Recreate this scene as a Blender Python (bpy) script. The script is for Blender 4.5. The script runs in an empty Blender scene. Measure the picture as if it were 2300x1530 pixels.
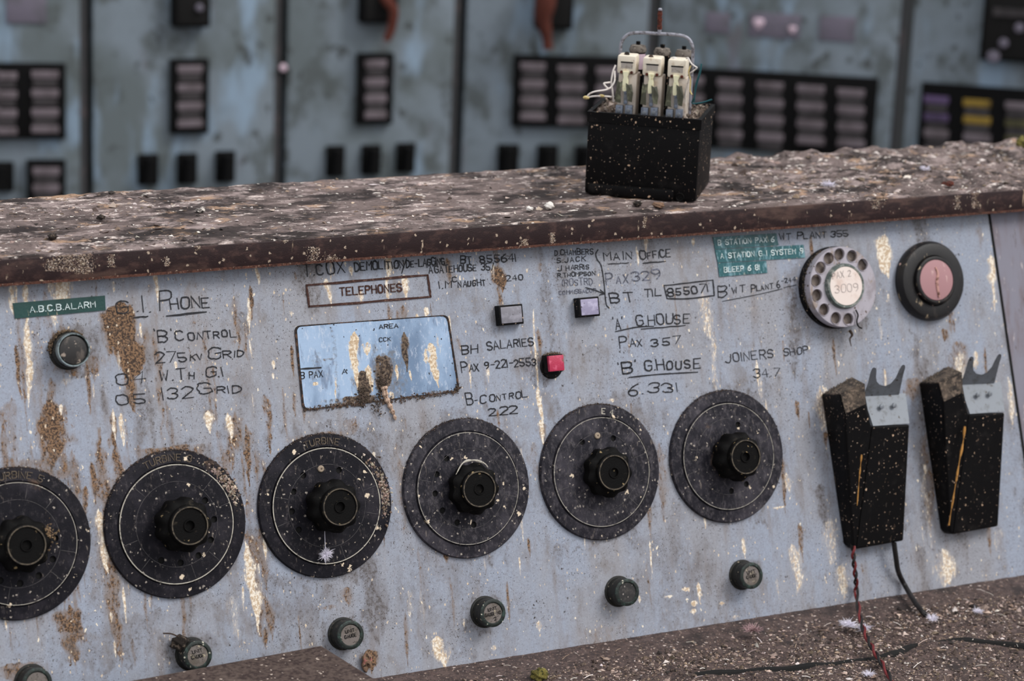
import bpy, bmesh, math, random
import numpy as np
from mathutils import Matrix, Vector, geometry
random.seed(7); rng = np.random.default_rng(7)
S = bpy.context.scene; COL = S.collection
PI = math.pi

# ---------------------------------------------------------------- camera
F_PX, YAW, PITCH, ROLL = 5518.8465, 0.49206226, 0.25728967, 0.04298685
CAM = np.array([-0.51635622, -1.76253101, 1.57441534])
_d = np.array([math.sin(YAW)*math.cos(PITCH), math.cos(YAW)*math.cos(PITCH), -math.sin(PITCH)])
_r = np.cross(_d, [0, 0, 1.]); _r /= np.linalg.norm(_r); _u = np.cross(_r, _d)
_R = math.cos(ROLL)*_r + math.sin(ROLL)*_u; _U = -math.sin(ROLL)*_r + math.cos(ROLL)*_u
cd = bpy.data.cameras.new('camera'); cam = bpy.data.objects.new('camera', cd); COL.objects.link(cam)
cd.sensor_width = 36; cd.lens = 36*F_PX/2300; cd.clip_start = .05; cd.clip_end = 60
cam.matrix_world = Matrix(((_R[0], _U[0], -_d[0], CAM[0]), (_R[1], _U[1], -_d[1], CAM[1]), (_R[2], _U[2], -_d[2], CAM[2]), (0, 0, 0, 1)))
cd.dof.use_dof = True; cd.dof.focus_distance = 2.04; cd.dof.aperture_fstop = 6.6
S.camera = cam

# ---------------------------------------------------------------- sky, sun, exposure
def lin(r, g, b):
    f = lambda c: (c/255/12.92 if c/255 <= .04045 else ((c/255+.055)/1.055)**2.4)
    return (f(r), f(g), f(b), 1)
W = bpy.data.worlds.new('overcast daylight'); S.world = W; W.use_nodes = True
nt = W.node_tree; nt.nodes.clear()
tc = nt.nodes.new('ShaderNodeTexCoord'); sp = nt.nodes.new('ShaderNodeSeparateXYZ'); cr = nt.nodes.new('ShaderNodeValToRGB')
bg = nt.nodes.new('ShaderNodeBackground'); ow = nt.nodes.new('ShaderNodeOutputWorld')
mp = nt.nodes.new('ShaderNodeMapRange'); mp.inputs[1].default_value = -1; mp.inputs[2].default_value = 1
e = cr.color_ramp.elements
e[0].position = .30; e[0].color = (.16, .16, .17, 1); e[1].position = .95; e[1].color = (1.30, 1.31, 1.33, 1)
k = e.new(.52); k.color = (.46, .465, .49, 1); k = e.new(.66); k.color = (1.0, 1.02, 1.06, 1)
nt.links.new(tc.outputs['Generated'], sp.inputs[0]); nt.links.new(sp.outputs[2], mp.inputs[0]); nt.links.new(mp.outputs[0], cr.inputs[0])
nt.links.new(cr.outputs[0], bg.inputs[0]); bg.inputs[1].default_value = 1.0; nt.links.new(bg.outputs[0], ow.inputs[0])
sl = bpy.data.lights.new('daylight', 'SUN'); sl.energy = 2.0; sl.angle = math.radians(24); sl.color = (1, .97, .93)
so = bpy.data.objects.new('daylight', sl); COL.objects.link(so)
so.rotation_euler = Vector((-.55, .60, -.95)).to_track_quat('-Z', 'Y').to_euler()   # light travels to the left, away and down
vs = S.view_settings; vs.view_transform = 'Standard'; vs.look = 'None'; vs.exposure = 0.0; vs.gamma = 1; vs.use_curve_mapping = False

# ---------------------------------------------------------------- frames: a pixel of the photograph becomes a point on a real plane
def ray(x, y): return _R*(x-1150)/F_PX - _U*(y-765)/F_PX + _d
class Frame:
    def __init__(s, o, a, b):
        s.o = np.array(o, float); s.a = np.array(a, float); s.b = np.array(b, float)
        s.a /= np.linalg.norm(s.a); s.b /= np.linalg.norm(s.b); s.n = np.cross(s.a, s.b)
    def hit(s, x, y, h=0.):
        q = ray(x, y); k = ((s.o + s.n*h - CAM) @ s.n)/(q @ s.n); P = CAM + k*q - s.o
        return np.array([P @ s.a, P @ s.b, h])
    def matrix(s, l=(0, 0, 0)):
        P = s.o + s.a*l[0] + s.b*l[1] + s.n*l[2]
        return Matrix(((s.a[0], s.b[0], s.n[0], P[0]), (s.a[1], s.b[1], s.n[1], P[1]), (s.a[2], s.b[2], s.n[2], P[2]), (0, 0, 0, 1)))
    def height_at(s, x, y, X):          # how far off the plane a point seen at x, y stands if its local X is known
        lo, hi = 0., .12
        for _ in range(40):
            m = (lo+hi)/2
            if s.hit(x, y, m)[0] > X: lo = m
            else: hi = m
        return m
TILT = .27681479; Z0 = .92185786; SP = .13          # tilt of the panel, height of the row of dials, spacing of the dials
LEDGE_Z = .78; TOP_Z = 1.1383
PAN = Frame((0, 0, Z0), (1, 0, 0), (0, math.sin(TILT), math.cos(TILT)))
TOP = Frame((0, 0, TOP_Z), (1, 0, 0), (0, 1, 0))
LED = Frame((0, 0, LEDGE_Z), (1, 0, 0), (0, 1, 0))
V_TOP, V_BOT = 1.5708*SP, -1.13438*SP

# ---------------------------------------------------------------- node materials
def nn(t, kind, **kw):
    n = t.nodes.new(kind)
    for k_, v in kw.items(): setattr(n, k_, v)
    return n
def vec_scaled(t, scale, use_obj=False):
    g = t.nodes.new('ShaderNodeTexCoord') if use_obj else t.nodes.new('ShaderNodeNewGeometry')
    m = nn(t, 'ShaderNodeVectorMath', operation='MULTIPLY')
    m.inputs[1].default_value = scale if hasattr(scale, '__len__') else (scale,)*3
    t.links.new(g.outputs['Object'] if use_obj else g.outputs['Position'], m.inputs[0]); return m.outputs[0]
def smooth(t, v, lo, hi, amt=1.):
    m = nn(t, 'ShaderNodeMapRange', interpolation_type='SMOOTHSTEP'); m.inputs[1].default_value = lo; m.inputs[2].default_value = hi
    m.inputs[4].default_value = amt; t.links.new(v, m.inputs[0]); return m.outputs[0]
def noise(t, scale, detail=6, rough=.6, dist=0., obj=False):
    n = nn(t, 'ShaderNodeTexNoise'); n.inputs['Scale'].default_value = 1; n.inputs['Detail'].default_value = detail
    n.inputs['Roughness'].default_value = rough; n.inputs['Distortion'].default_value = dist
    t.links.new(vec_scaled(t, scale, obj), n.inputs['Vector']); return n.outputs['Fac']
def math_(t, op, a, b):
    m = nn(t, 'ShaderNodeMath', operation=op)
    for i, v in enumerate((a, b)):
        if isinstance(v, (int, float)): m.inputs[i].default_value = v
        else: t.links.new(v, m.inputs[i])
    return m.outputs[0]
def specks(t, scale, r, keep, obj=False):
    v = nn(t, 'ShaderNodeTexVoronoi', feature='F1'); v.inputs['Scale'].default_value = 1
    wob = nn(t, 'ShaderNodeVectorMath', operation='ADD'); t.links.new(vec_scaled(t, scale, obj), wob.inputs[0])
    n = nn(t, 'ShaderNodeTexNoise'); n.inputs['Scale'].default_value = 2.3; n.inputs['Detail'].default_value = 3
    t.links.new(vec_scaled(t, scale, obj), n.inputs['Vector']); t.links.new(n.outputs['Color'], wob.inputs[1])
    t.links.new(wob.outputs[0], v.inputs['Vector'])
    sx = nn(t, 'ShaderNodeSeparateColor'); t.links.new(v.outputs['Color'], sx.inputs[0])
    size = math_(t, 'MULTIPLY', sx.outputs[1], r)
    near = smooth(t, math_(t, 'SUBTRACT', size, v.outputs['Distance']), -.02, .06)
    return math_(t, 'MULTIPLY', near, math_(t, 'GREATER_THAN', sx.outputs[0], 1-keep))
def attr(t, name, ch):
    a = nn(t, 'ShaderNodeAttribute', attribute_name=name); s_ = nn(t, 'ShaderNodeSeparateColor'); t.links.new(a.outputs['Color'], s_.inputs[0]); return s_.outputs[ch]
def mat(name, base, layers=(), rough=.6, metal=0., spec=.4, bump=0., bump_scale=900, tint=None, rough_noise=0.):
    m = bpy.data.materials.new(name); m.use_nodes = True; t = m.node_tree; b = t.nodes['Principled BSDF']
    b.inputs['Roughness'].default_value = rough; b.inputs['Metallic'].default_value = metal; b.inputs['Specular IOR Level'].default_value = spec
    rgb = nn(t, 'ShaderNodeRGB'); rgb.outputs[0].default_value = base; cur = rgb.outputs[0]
    if tint:
        a = nn(t, 'ShaderNodeAttribute', attribute_name=tint); cur = a.outputs['Color']
    dull = None
    for L in layers:
        k_ = L.get('k', 'noise'); ob = L.get('obj', False)
        if k_ == 'noise': f = smooth(t, noise(t, L['s'], L.get('d', 6), L.get('r', .6), L.get('dist', 0), ob), L['lo'], L['hi'], L.get('a', 1))
        elif k_ == 'speck': f = math_(t, 'MULTIPLY', specks(t, L['s'], L.get('r', .5), L['keep'], ob), L.get('a', 1))
        elif k_ == 'attr':
            nz = math_(t, 'MULTIPLY', math_(t, 'SUBTRACT', noise(t, L['s'], 6, .7, 0, ob), .5), L.get('n', 1.))
            f = smooth(t, math_(t, 'ADD', math_(t, 'SUBTRACT', attr(t, 'stain', L['ch']), .0), nz), L['lo'], L['hi'], L.get('a', 1))
            f = math_(t, 'MULTIPLY', f, math_(t, 'GREATER_THAN', attr(t, 'stain', L['ch']), .004))
        if L.get('gate'):
            g = L['gate']; f = math_(t, 'MULTIPLY', f, smooth(t, noise(t, g[0], 4), g[1], g[2]))
        mx = nn(t, 'ShaderNodeMix', data_type='RGBA'); t.links.new(f, mx.inputs[0]); t.links.new(cur, mx.inputs[6])
        c = L['c']
        if len(L.get('c2', ())):
            m2 = nn(t, 'ShaderNodeMix', data_type='RGBA'); m2.inputs[6].default_value = c; m2.inputs[7].default_value = L['c2']
            t.links.new(smooth(t, noise(t, L.get('s2', 500), 4, .6, 0, ob), .42, .58), m2.inputs[0]); t.links.new(m2.outputs[2], mx.inputs[7])
        else: mx.inputs[7].default_value = c
        cur = mx.outputs[2]
        if L.get('dull'): dull = f if dull is None else math_(t, 'MAXIMUM', dull, f)
    t.links.new(cur, b.inputs['Base Color'])
    if dull is not None:
        rm = nn(t, 'ShaderNodeMapRange'); rm.inputs[3].default_value = rough; rm.inputs[4].default_value = .85; t.links.new(dull, rm.inputs[0]); t.links.new(rm.outputs[0], b.inputs['Roughness'])
    if bump:
        bp = nn(t, 'ShaderNodeBump'); bp.inputs['Strength'].default_value = bump; bp.inputs['Distance'].default_value = .001
        t.links.new(noise(t, bump_scale, 8, .7), bp.inputs['Height']); t.links.new(bp.outputs[0], b.inputs['Normal'])
    return m
CREAM, CREAM2 = lin(236, 224, 204), lin(200, 176, 146)
BROWN, BROWN2, DUST = lin(104, 84, 66), lin(62, 48, 38), lin(120, 104, 92)
DARK = lin(34, 28, 26)
M = {}
M['panel'] = mat('grimy pale blue paint', lin(150, 158, 174), [
    dict(s=(16, 10, 5), lo=.38, hi=.62, c=lin(150, 151, 158), a=.95),
    dict(s=(80, 50, 6), lo=.50, hi=.74, c=lin(128, 118, 114), a=.6),
    dict(s=170, lo=.50, hi=.70, c=lin(128, 126, 132), a=.6, d=9, r=.8),
    dict(s=620, lo=.50, hi=.66, c=lin(122, 120, 126), a=.55, d=5, r=.8),
    dict(s=(1100, 1100, 50), lo=.60, hi=.72, c=lin(196, 203, 222), a=.4, d=3),
    dict(s=(260, 260, 14), lo=.56, hi=.68, c=lin(112, 102, 98), a=.6, d=7, r=.7, gate=(7, .42, .58)),
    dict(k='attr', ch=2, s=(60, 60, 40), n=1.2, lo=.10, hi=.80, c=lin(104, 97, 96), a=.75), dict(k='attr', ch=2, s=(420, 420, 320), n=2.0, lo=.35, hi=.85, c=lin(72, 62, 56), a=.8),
    dict(k='attr', ch=0, s=(300, 300, 26), n=1.0, lo=.10, hi=.70, c=lin(126, 106, 90), a=.72),
    dict(k='attr', ch=0, s=(330, 330, 150), n=2.4, lo=.40, hi=.80, c=lin(134, 104, 78), c2=lin(60, 46, 38), s2=620, dull=1),
    dict(s=(430, 430, 300), lo=.615, hi=.675, c=lin(66, 54, 46), a=.9, d=6, r=.7, gate=(22, .40, .58)),
    dict(s=(820, 820, 620), lo=.60, hi=.67, c=lin(60, 50, 44), a=.85, d=5, r=.7, gate=(30, .38, .58)),
    dict(k='speck', s=760, keep=.5, r=.42, c=lin(52, 43, 37), a=.85, gate=(18, .44, .60)),
    dict(k='speck', s=300, keep=.22, r=.26, c=lin(44, 35, 30), a=.95, gate=(12, .44, .58)),
    dict(s=(36, 30, 22), lo=.54, hi=.70, c=lin(112, 102, 96), a=.55, d=9, r=.72),
    dict(k='speck', s=(230, 230, 140), keep=.06, r=.27, c=CREAM, a=.95),
    dict(k='speck', s=(480, 480, 260), keep=.12, r=.40, c=lin(215, 196, 172), a=.9),
    dict(k='attr', ch=1, s=(520, 520, 24), n=1.5, lo=.12, hi=.85, c=lin(196, 186, 178), a=.6),
    dict(k='attr', ch=1, s=(620, 620, 90), n=2.3, lo=.42, hi=.75, c=lin(240, 230, 214), c2=lin(198, 174, 146), s2=420, dull=1)],
    rough=.42, spec=.45, bump=.25, bump_scale=700)
M['end_panel'] = mat('stained grey paint', lin(128, 126, 138), [
    dict(s=(60, 40, 9), lo=.45, hi=.7, c=lin(112, 96, 98), a=.9), dict(s=(160, 160, 18), lo=.6, hi=.7, c=lin(196, 186, 186), a=.7),
    dict(s=(120, 120, 10), lo=.62, hi=.72, c=lin(86, 70, 66), a=.8)], rough=.5, bump=.3)
M['shelf'] = mat('dropping crusted board', lin(44, 36, 35), [
    dict(s=(16, 26, 24), lo=.38, hi=.58, c=lin(112, 98, 95), a=.95, d=7, r=.66),
    dict(s=(44, 70, 60), lo=.50, hi=.62, c=lin(156, 140, 137), a=.85, d=7, r=.66, gate=(7, .36, .54)),
    dict(s=(20, 32, 30), lo=.56, hi=.64, c=lin(174, 142, 116), a=.75, d=7, r=.7),
    dict(s=(34, 60, 50), lo=.57, hi=.64, c=lin(214, 200, 194), c2=lin(178, 160, 154), a=.9, d=7, r=.66),
    dict(s=(90, 140, 120), lo=.61, hi=.67, c=lin(236, 226, 218), a=.9, d=5, r=.66),
    dict(s=(13, 26, 20), lo=.52, hi=.62, c=lin(38, 31, 31), a=.85, d=8, r=.68),
    dict(s=(240, 300, 300), lo=.57, hi=.66, c=lin(26, 21, 20), a=.8, d=6, r=.7),
    dict(k='speck', s=260, keep=.05, r=.40, c=lin(240, 232, 222)), dict(k='speck', s=420, keep=.10, r=.42, c=lin(24, 19, 18))],
    rough=.8, spec=.25, bump=.9, bump_scale=420)
M['strip'] = mat('maroon edge strip', lin(40, 23, 24), [
    dict(s=(90, 60, 160), lo=.48, hi=.7, c=lin(74, 52, 48), a=.9), dict(s=(8, 8, 30), lo=.54, hi=.64, c=lin(92, 70, 62), a=.75),
    dict(s=(260, 260, 60), lo=.66, hi=.72, c=lin(206, 184, 160), a=.85), dict(s=(60, 60, 12), lo=.66, hi=.70, c=lin(176, 152, 128), a=.9),
    dict(k='speck', s=300, keep=.12, r=.40, c=lin(190, 170, 150), a=.9)], rough=.5, bump=.4)
M['rust_line'] = mat('rusty lip', lin(96, 60, 48), [dict(s=400, lo=.45, hi=.6, c=lin(58, 34, 28)), dict(s=700, lo=.6, hi=.68, c=lin(190, 170, 150), a=.8)], rough=.85, bump=.6)
M['ledge'] = mat('dirty brown board', lin(56, 45, 44), [
    dict(s=420, lo=.48, hi=.6, c=lin(98, 78, 70), a=.8, d=6, r=.75), dict(s=300, lo=.60, hi=.64, c=lin(176, 154, 140), a=.8), 
    dict(s=90, lo=.45, hi=.65, c=lin(92, 76, 72), d=9, r=.75), dict(s=30, lo=.55, hi=.7, c=lin(40, 32, 31), a=.9),
    dict(k='speck', s=260, keep=.22, r=.42, c=lin(188, 172, 164)), dict(k='speck', s=520, keep=.3, r=.42, c=lin(32, 25, 23), a=.9)], rough=.75, bump=.8, bump_scale=500)
M['plank'] = mat('speckled rusty plank', lin(82, 68, 62), [
    dict(s=260, lo=.42, hi=.6, c=lin(48, 34, 32), d=6, r=.7), dict(s=40, lo=.5, hi=.7, c=lin(108, 94, 86), a=.6),
    dict(k='speck', s=330, keep=.16, r=.42, c=lin(186, 170, 158))], rough=.85, bump=.8, bump_scale=500)
M['dial'] = mat('dusty black bakelite', lin(19, 18, 25), [
    dict(s=34, lo=.45, hi=.7, c=lin(46, 43, 50), a=.8), dict(s=(220, 220, 130), lo=.52, hi=.70, c=lin(86, 80, 82), a=.6, d=9, r=.8),
    dict(s=(300, 300, 60), lo=.62, hi=.74, c=lin(150, 138, 128), a=.6),
    dict(k='speck', s=360, keep=.22, r=.38, c=lin(170, 160, 150), a=.85), dict(k='speck', s=150, keep=.09, r=.34, c=lin(222, 204, 180)),
    dict(s=26, lo=.66, hi=.74, c=lin(110, 88, 72), a=.6)], rough=.6, spec=.16, bump=.35, bump_scale=800)
M['dial_dusty'] = mat('dustier black bakelite', lin(30, 29, 36), [
    dict(s=34, lo=.45, hi=.7, c=lin(62, 59, 66), a=.85), dict(s=(220, 220, 130), lo=.47, hi=.66, c=lin(96, 91, 95), a=.65, d=9, r=.8),
    dict(s=(300, 300, 60), lo=.62, hi=.74, c=lin(150, 138, 128), a=.6),
    dict(k='speck', s=360, keep=.22, r=.38, c=lin(170, 160, 150), a=.85), dict(k='speck', s=150, keep=.09, r=.34, c=lin(222, 204, 180)),
    dict(s=26, lo=.66, hi=.74, c=lin(110, 88, 72), a=.6)], rough=.6, spec=.16, bump=.35, bump_scale=800)
M['knob'] = mat('greasy black knob', lin(10, 9, 9), [
    dict(s=160, lo=.60, hi=.72, c=lin(58, 52, 44), a=.8), dict(k='speck', s=300, keep=.10, r=.36, c=lin(150, 130, 96), a=.9)], rough=.6, spec=.10, bump=.4)
M['knob_rim'] = mat('worn knob rim', lin(86, 76, 62), [dict(s=300, lo=.45, hi=.6, c=lin(44, 38, 32))], rough=.5)
M['engrave'] = mat('cream engraving fill', lin(176, 170, 158), [dict(s=260, lo=.5, hi=.66, c=lin(84, 78, 72), a=.9)], rough=.6)
M['faint'] = mat('faint engraving', lin(82, 78, 78), [dict(s=260, lo=.45, hi=.6, c=lin(52, 49, 53))], rough=.6)
M['letter'] = mat('yellowed dial lettering', lin(94, 82, 68), [dict(s=300, lo=.45, hi=.62, c=lin(64, 54, 46), a=.95)], rough=.7)
M['hole'] = mat('black hole', lin(8, 7, 7), [dict(s=400, lo=.5, hi=.7, c=lin(18, 15, 14))], rough=.9)
M['crust'] = mat('brown dirt crust', lin(84, 66, 54), rough=.95, tint='tint', bump=.5)
M['chips'] = mat('loose grit', lin(120, 100, 90), rough=.9, tint='tint')
M['ink'] = mat('black marker ink', lin(20, 20, 26), [dict(s=500, lo=.56, hi=.76, c=lin(80, 80, 92), a=.8)], rough=.5)
M['ink_faint'] = mat('worn marker ink', lin(70, 71, 82), [dict(s=420, lo=.45, hi=.62, c=lin(118, 121, 138), a=.9)], rough=.5)
M['rust_ink'] = mat('rust red engraving', lin(62, 36, 30), [dict(s=420, lo=.5, hi=.66, c=lin(112, 84, 74), a=.8)], rough=.8, bump=.6)
M['tape'] = mat('green embossing tape', lin(28, 88, 94), [
    dict(s=(160, 160, 50), lo=.50, hi=.62, c=lin(128, 168, 180), a=.65, d=8, r=.7), dict(s=(500, 500, 80), lo=.58, hi=.66, c=lin(170, 200, 210), a=.6), dict(s=50, lo=.5, hi=.65, c=lin(18, 66, 66), a=.8),
    dict(s=(220, 220, 30), lo=.64, hi=.72, c=lin(206, 198, 178), a=.85)], rough=.28, spec=.6, bump=.35, bump_scale=260)
M['tape_dark'] = mat('dark green embossing tape', lin(14, 62, 58), [
    dict(s=50, lo=.5, hi=.65, c=lin(10, 54, 50), a=.8), dict(s=(160, 160, 22), lo=.63, hi=.70, c=lin(206, 190, 156), a=.9)], rough=.3, spec=.5, bump=.3, bump_scale=260)
M['tape_text'] = mat('raised white lettering', lin(206, 220, 220), [dict(s=300, lo=.5, hi=.68, c=lin(90, 140, 140), a=.8)], rough=.5)
M['glass'] = mat('streaked display glass', lin(116, 138, 166), [
    dict(s=(20, 20, 7), lo=.4, hi=.65, c=lin(176, 200, 228), a=.85), dict(s=(300, 300, 90), lo=.52, hi=.66, c=lin(216, 224, 238), a=.6, d=7, r=.75), dict(s=(120, 120, 12), lo=.56, hi=.68, c=lin(92, 102, 126), a=.6),  # pale blue mix puts the bright gradient of a reflection into the colour
    dict(k='attr', ch=2, s=300, n=1.1, lo=.3, hi=.6, c=lin(120, 122, 128), a=.8),
    dict(k='attr', ch=0, s=(320, 320, 60), n=1.4, lo=.2, hi=.7, c=lin(120, 102, 86), c2=lin(56, 44, 38), s2=500, dull=1),
    dict(k='speck', s=360, keep=.12, r=.34, c=lin(40, 38, 40)),
    dict(k='attr', ch=1, s=(620, 620, 40), n=1.9, lo=.30, hi=.70, c=CREAM, c2=CREAM2, dull=1)], rough=.22, spec=.9, metal=.5, bump=.10, bump_scale=400)
M['gasket'] = mat('rusty black gasket', lin(34, 27, 26), [dict(s=300, lo=.5, hi=.6, c=lin(92, 66, 52))], rough=.8, bump=.6)
M['black'] = mat('dirty black plastic', lin(7, 6, 7), [
    dict(s=60, lo=.55, hi=.8, c=lin(40, 37, 36), a=.7), dict(s=(200, 200, 60), lo=.66, hi=.76, c=lin(96, 86, 78), a=.7),
    dict(s=(420, 420, 200), lo=.66, hi=.72, c=lin(150, 124, 106), a=.9, d=5), dict(k='speck', s=300, keep=.13, r=.32, c=lin(196, 166, 140)), dict(k='speck', s=560, keep=.14, r=.40, c=lin(150, 132, 118), a=.9)], rough=.5, spec=.13, bump=.2)
M['black_dust'] = mat('dust covered black plastic', lin(38, 33, 30), [
    dict(s=90, lo=.4, hi=.6, c=lin(88, 76, 66), a=.9, d=9, r=.75), dict(s=240, lo=.5, hi=.64, c=lin(120, 104, 90), a=.8)], rough=.9, bump=.8)
M['dirt'] = mat('packed dirt', lin(70, 58, 50), [dict(s=110, lo=.45, hi=.6, c=lin(120, 104, 92), d=9, r=.75), dict(s=260, lo=.55, hi=.65, c=lin(34, 28, 25))], rough=.95, bump=1., bump_scale=350)
M['steel'] = mat('dulled zinc steel', lin(122, 127, 134), [dict(s=160, lo=.5, hi=.7, c=lin(96, 98, 100), a=.8), dict(k='speck', s=240, keep=.16, r=.36, c=lin(70, 60, 52))], rough=.45, metal=.25, bump=.2)
M['bar'] = mat('weathered aluminium rod', lin(150, 150, 160), [dict(s=200, lo=.48, hi=.62, c=lin(96, 92, 96)), dict(s=120, lo=.62, hi=.7, c=lin(120, 90, 78), a=.8)], rough=.5, metal=.35, bump=.4)
M['rust'] = mat('red rust', lin(96, 46, 34), [dict(s=420, lo=.45, hi=.6, c=lin(60, 28, 22)), dict(s=500, lo=.64, hi=.7, c=lin(160, 120, 104), a=.8)], rough=.95, bump=.8)
M['relay'] = mat('yellowed cream plastic', lin(206, 194, 182), [dict(s=140, lo=.5, hi=.68, c=lin(176, 156, 136), a=.8), dict(s=260, lo=.64, hi=.7, c=lin(104, 74, 56), a=.8)], rough=.5, bump=.2)
M['relay_head'] = mat('pale cream plastic', lin(226, 216, 198), [dict(s=180, lo=.52, hi=.68, c=lin(196, 176, 150), a=.8), dict(s=300, lo=.66, hi=.7, c=lin(120, 84, 60), a=.8)], rough=.45, bump=.2)
M['plunger'] = mat('yellowish plunger plastic', lin(240, 236, 200), [dict(s=260, lo=.55, hi=.7, c=lin(206, 192, 130), a=.8)], rough=.4)
M['clip'] = mat('olive film', lin(74, 74, 60), [dict(s=140, lo=.5, hi=.66, c=lin(112, 114, 92)), dict(s=260, lo=.6, hi=.68, c=lin(36, 36, 30))], rough=.3, spec=.6)
M['slot'] = mat('grey label slot', lin(168, 160, 152), [dict(s=300, lo=.55, hi=.7, c=lin(120, 108, 98))], rough=.6)
M['tab'] = mat('blue grey terminal', lin(120, 128, 142), [dict(s=240, lo=.5, hi=.68, c=lin(86, 90, 100))], rough=.4, metal=.4)
M['coil_top'] = mat('oxidised coil cap', lin(112, 104, 96), [dict(s=220, lo=.48, hi=.6, c=lin(64, 56, 50)), dict(s=300, lo=.6, hi=.68, c=lin(170, 160, 150), a=.8)], rough=.6, metal=.2, bump=.4)
M['pink'] = mat('faded pink label', lin(214, 190, 204), [dict(s=200, lo=.5, hi=.7, c=lin(188, 160, 170))], rough=.6)
M['wire_white'] = mat('white wire sleeve', lin(214, 206, 200), [dict(s=300, lo=.55, hi=.7, c=lin(168, 152, 138))], rough=.6)
M['wire_tip'] = mat('yellowed wire end', lin(196, 176, 120), [dict(s=300, lo=.5, hi=.7, c=lin(140, 116, 70))], rough=.6)
M['wire_teal'] = mat('teal wire sleeve', lin(24, 84, 92), [dict(s=300, lo=.55, hi=.7, c=lin(16, 56, 62))], rough=.5)
M['wire_red'] = mat('red wire sleeve', lin(104, 28, 30), [dict(s=300, lo=.52, hi=.66, c=lin(60, 24, 24))], rough=.5)
M['wire_black'] = mat('black wire sleeve', lin(18, 15, 15), [dict(s=300, lo=.55, hi=.7, c=lin(48, 40, 38))], rough=.5)
M['wheel'] = mat('worn grey finger wheel', lin(176, 170, 178), [
    dict(s=70, lo=.48, hi=.66, c=lin(146, 138, 142), a=.8), dict(s=(120, 120, 50), lo=.58, hi=.68, c=lin(150, 130, 110), a=.7),
    dict(k='speck', s=320, keep=.16, r=.4, c=lin(90, 72, 58))], rough=.35, metal=.3, bump=.15)
M['dial_back'] = mat('taupe number plate', lin(126, 114, 106), [dict(s=160, lo=.48, hi=.66, c=lin(98, 84, 76)), dict(s=260, lo=.6, hi=.68, c=lin(166, 150, 130), a=.8)], rough=.7)
M['green_ring'] = mat('verdigris brass', lin(92, 102, 98), [dict(s=200, lo=.48, hi=.62, c=lin(146, 148, 142)), dict(s=260, lo=.56, hi=.66, c=lin(56, 62, 54))], rough=.45, metal=.35, bump=.3)
M['cap_ring'] = mat('green patinated ring', lin(20, 28, 25), [dict(s=300, lo=.50, hi=.64, c=lin(42, 60, 54)), dict(k='speck', s=420, keep=.16, r=.4, c=lin(190, 186, 170)), dict(s=160, lo=.56, hi=.68, c=lin(26, 30, 27))], rough=.5, bump=.4)
M['cap_side'] = mat('oily dark cap side', lin(20, 20, 17), [dict(s=260, lo=.55, hi=.7, c=lin(62, 56, 46)), dict(k='speck', s=420, keep=.14, r=.4, c=lin(150, 136, 118))], rough=.6, bump=.4)
M['cap_card'] = mat('grimy legend card', lin(112, 104, 100), [dict(s=420, lo=.54, hi=.64, c=lin(60, 52, 46), a=.9), dict(s=120, lo=.46, hi=.64, c=lin(92, 84, 76)), dict(s=260, lo=.62, hi=.68, c=lin(176, 164, 140), a=.8)], rough=.6)
M['cap_black'] = mat('blackened legend card', lin(40, 38, 38), [dict(s=200, lo=.5, hi=.68, c=lin(66, 62, 60)), dict(k='speck', s=420, keep=.2, r=.4, c=lin(150, 142, 136))], rough=.5)
M['card'] = mat('pinkish number card', lin(226, 212, 204), [dict(s=60, lo=.5, hi=.7, c=lin(206, 182, 170), a=.8), dict(s=(120, 120, 50), lo=.62, hi=.7, c=lin(140, 104, 76), a=.85)], rough=.5)
M['pencil'] = mat('pencil grey', lin(172, 162, 158), [dict(s=400, lo=.5, hi=.66, c=lin(176, 164, 160))], rough=.7)
M['lamp_black'] = mat('streaked black lamp ring', lin(24, 22, 23), [
    dict(s=(90, 90, 30), lo=.56, hi=.7, c=lin(66, 58, 54), a=.7), dict(s=(160, 160, 40), lo=.62, hi=.7, c=lin(196, 174, 144), a=.8), dict(k='speck', s=240, keep=.12, r=.36, c=lin(190, 160, 150))], rough=.45, bump=.3)
M['lamp_pink'] = mat('faded pink lens', lin(166, 124, 127), [dict(s=(120, 120, 40), lo=.58, hi=.68, c=lin(216, 186, 178), a=.8), dict(s=(90, 90, 30), lo=.62, hi=.7, c=lin(110, 76, 66), a=.8)], rough=.3, spec=.5)
M['button_face'] = mat('lilac grey button', lin(148, 142, 168), [dict(s=160, lo=.45, hi=.68, c=lin(196, 190, 214), a=.7), dict(k='speck', s=320, keep=.22, r=.4, c=lin(70, 62, 66))], rough=.3, spec=.5, bump=.15)
M['button_grey'] = mat('dull grey button', lin(122, 120, 128), [dict(s=160, lo=.45, hi=.68, c=lin(158, 156, 166), a=.7), dict(s=(90, 90, 40), lo=.62, hi=.68, c=lin(44, 38, 36)), dict(k='speck', s=320, keep=.22, r=.4, c=lin(60, 54, 54))], rough=.35, spec=.5, bump=.15)
M['red'] = mat('crimson lens', lin(176, 40, 74), [dict(s=180, lo=.5, hi=.66, c=lin(214, 96, 124), a=.7), dict(s=(90, 90, 40), lo=.62, hi=.68, c=lin(104, 72, 52))], rough=.35, spec=.5, bump=.3)
M['chrome'] = mat('tarnished chrome', lin(138, 150, 152), [dict(s=150, lo=.5, hi=.64, c=lin(72, 78, 76)), dict(s=220, lo=.62, hi=.68, c=lin(120, 100, 80))], rough=.28, metal=.8, bump=.2)
M['lens_dark'] = mat('smeared dark lens', lin(34, 31, 30), [dict(s=(120, 120, 60), lo=.5, hi=.64, c=lin(86, 78, 72)), dict(s=200, lo=.62, hi=.7, c=lin(150, 136, 124))], rough=.3, spec=.5)
M['feather'] = mat('white down', lin(222, 218, 230), rough=.9)
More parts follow.
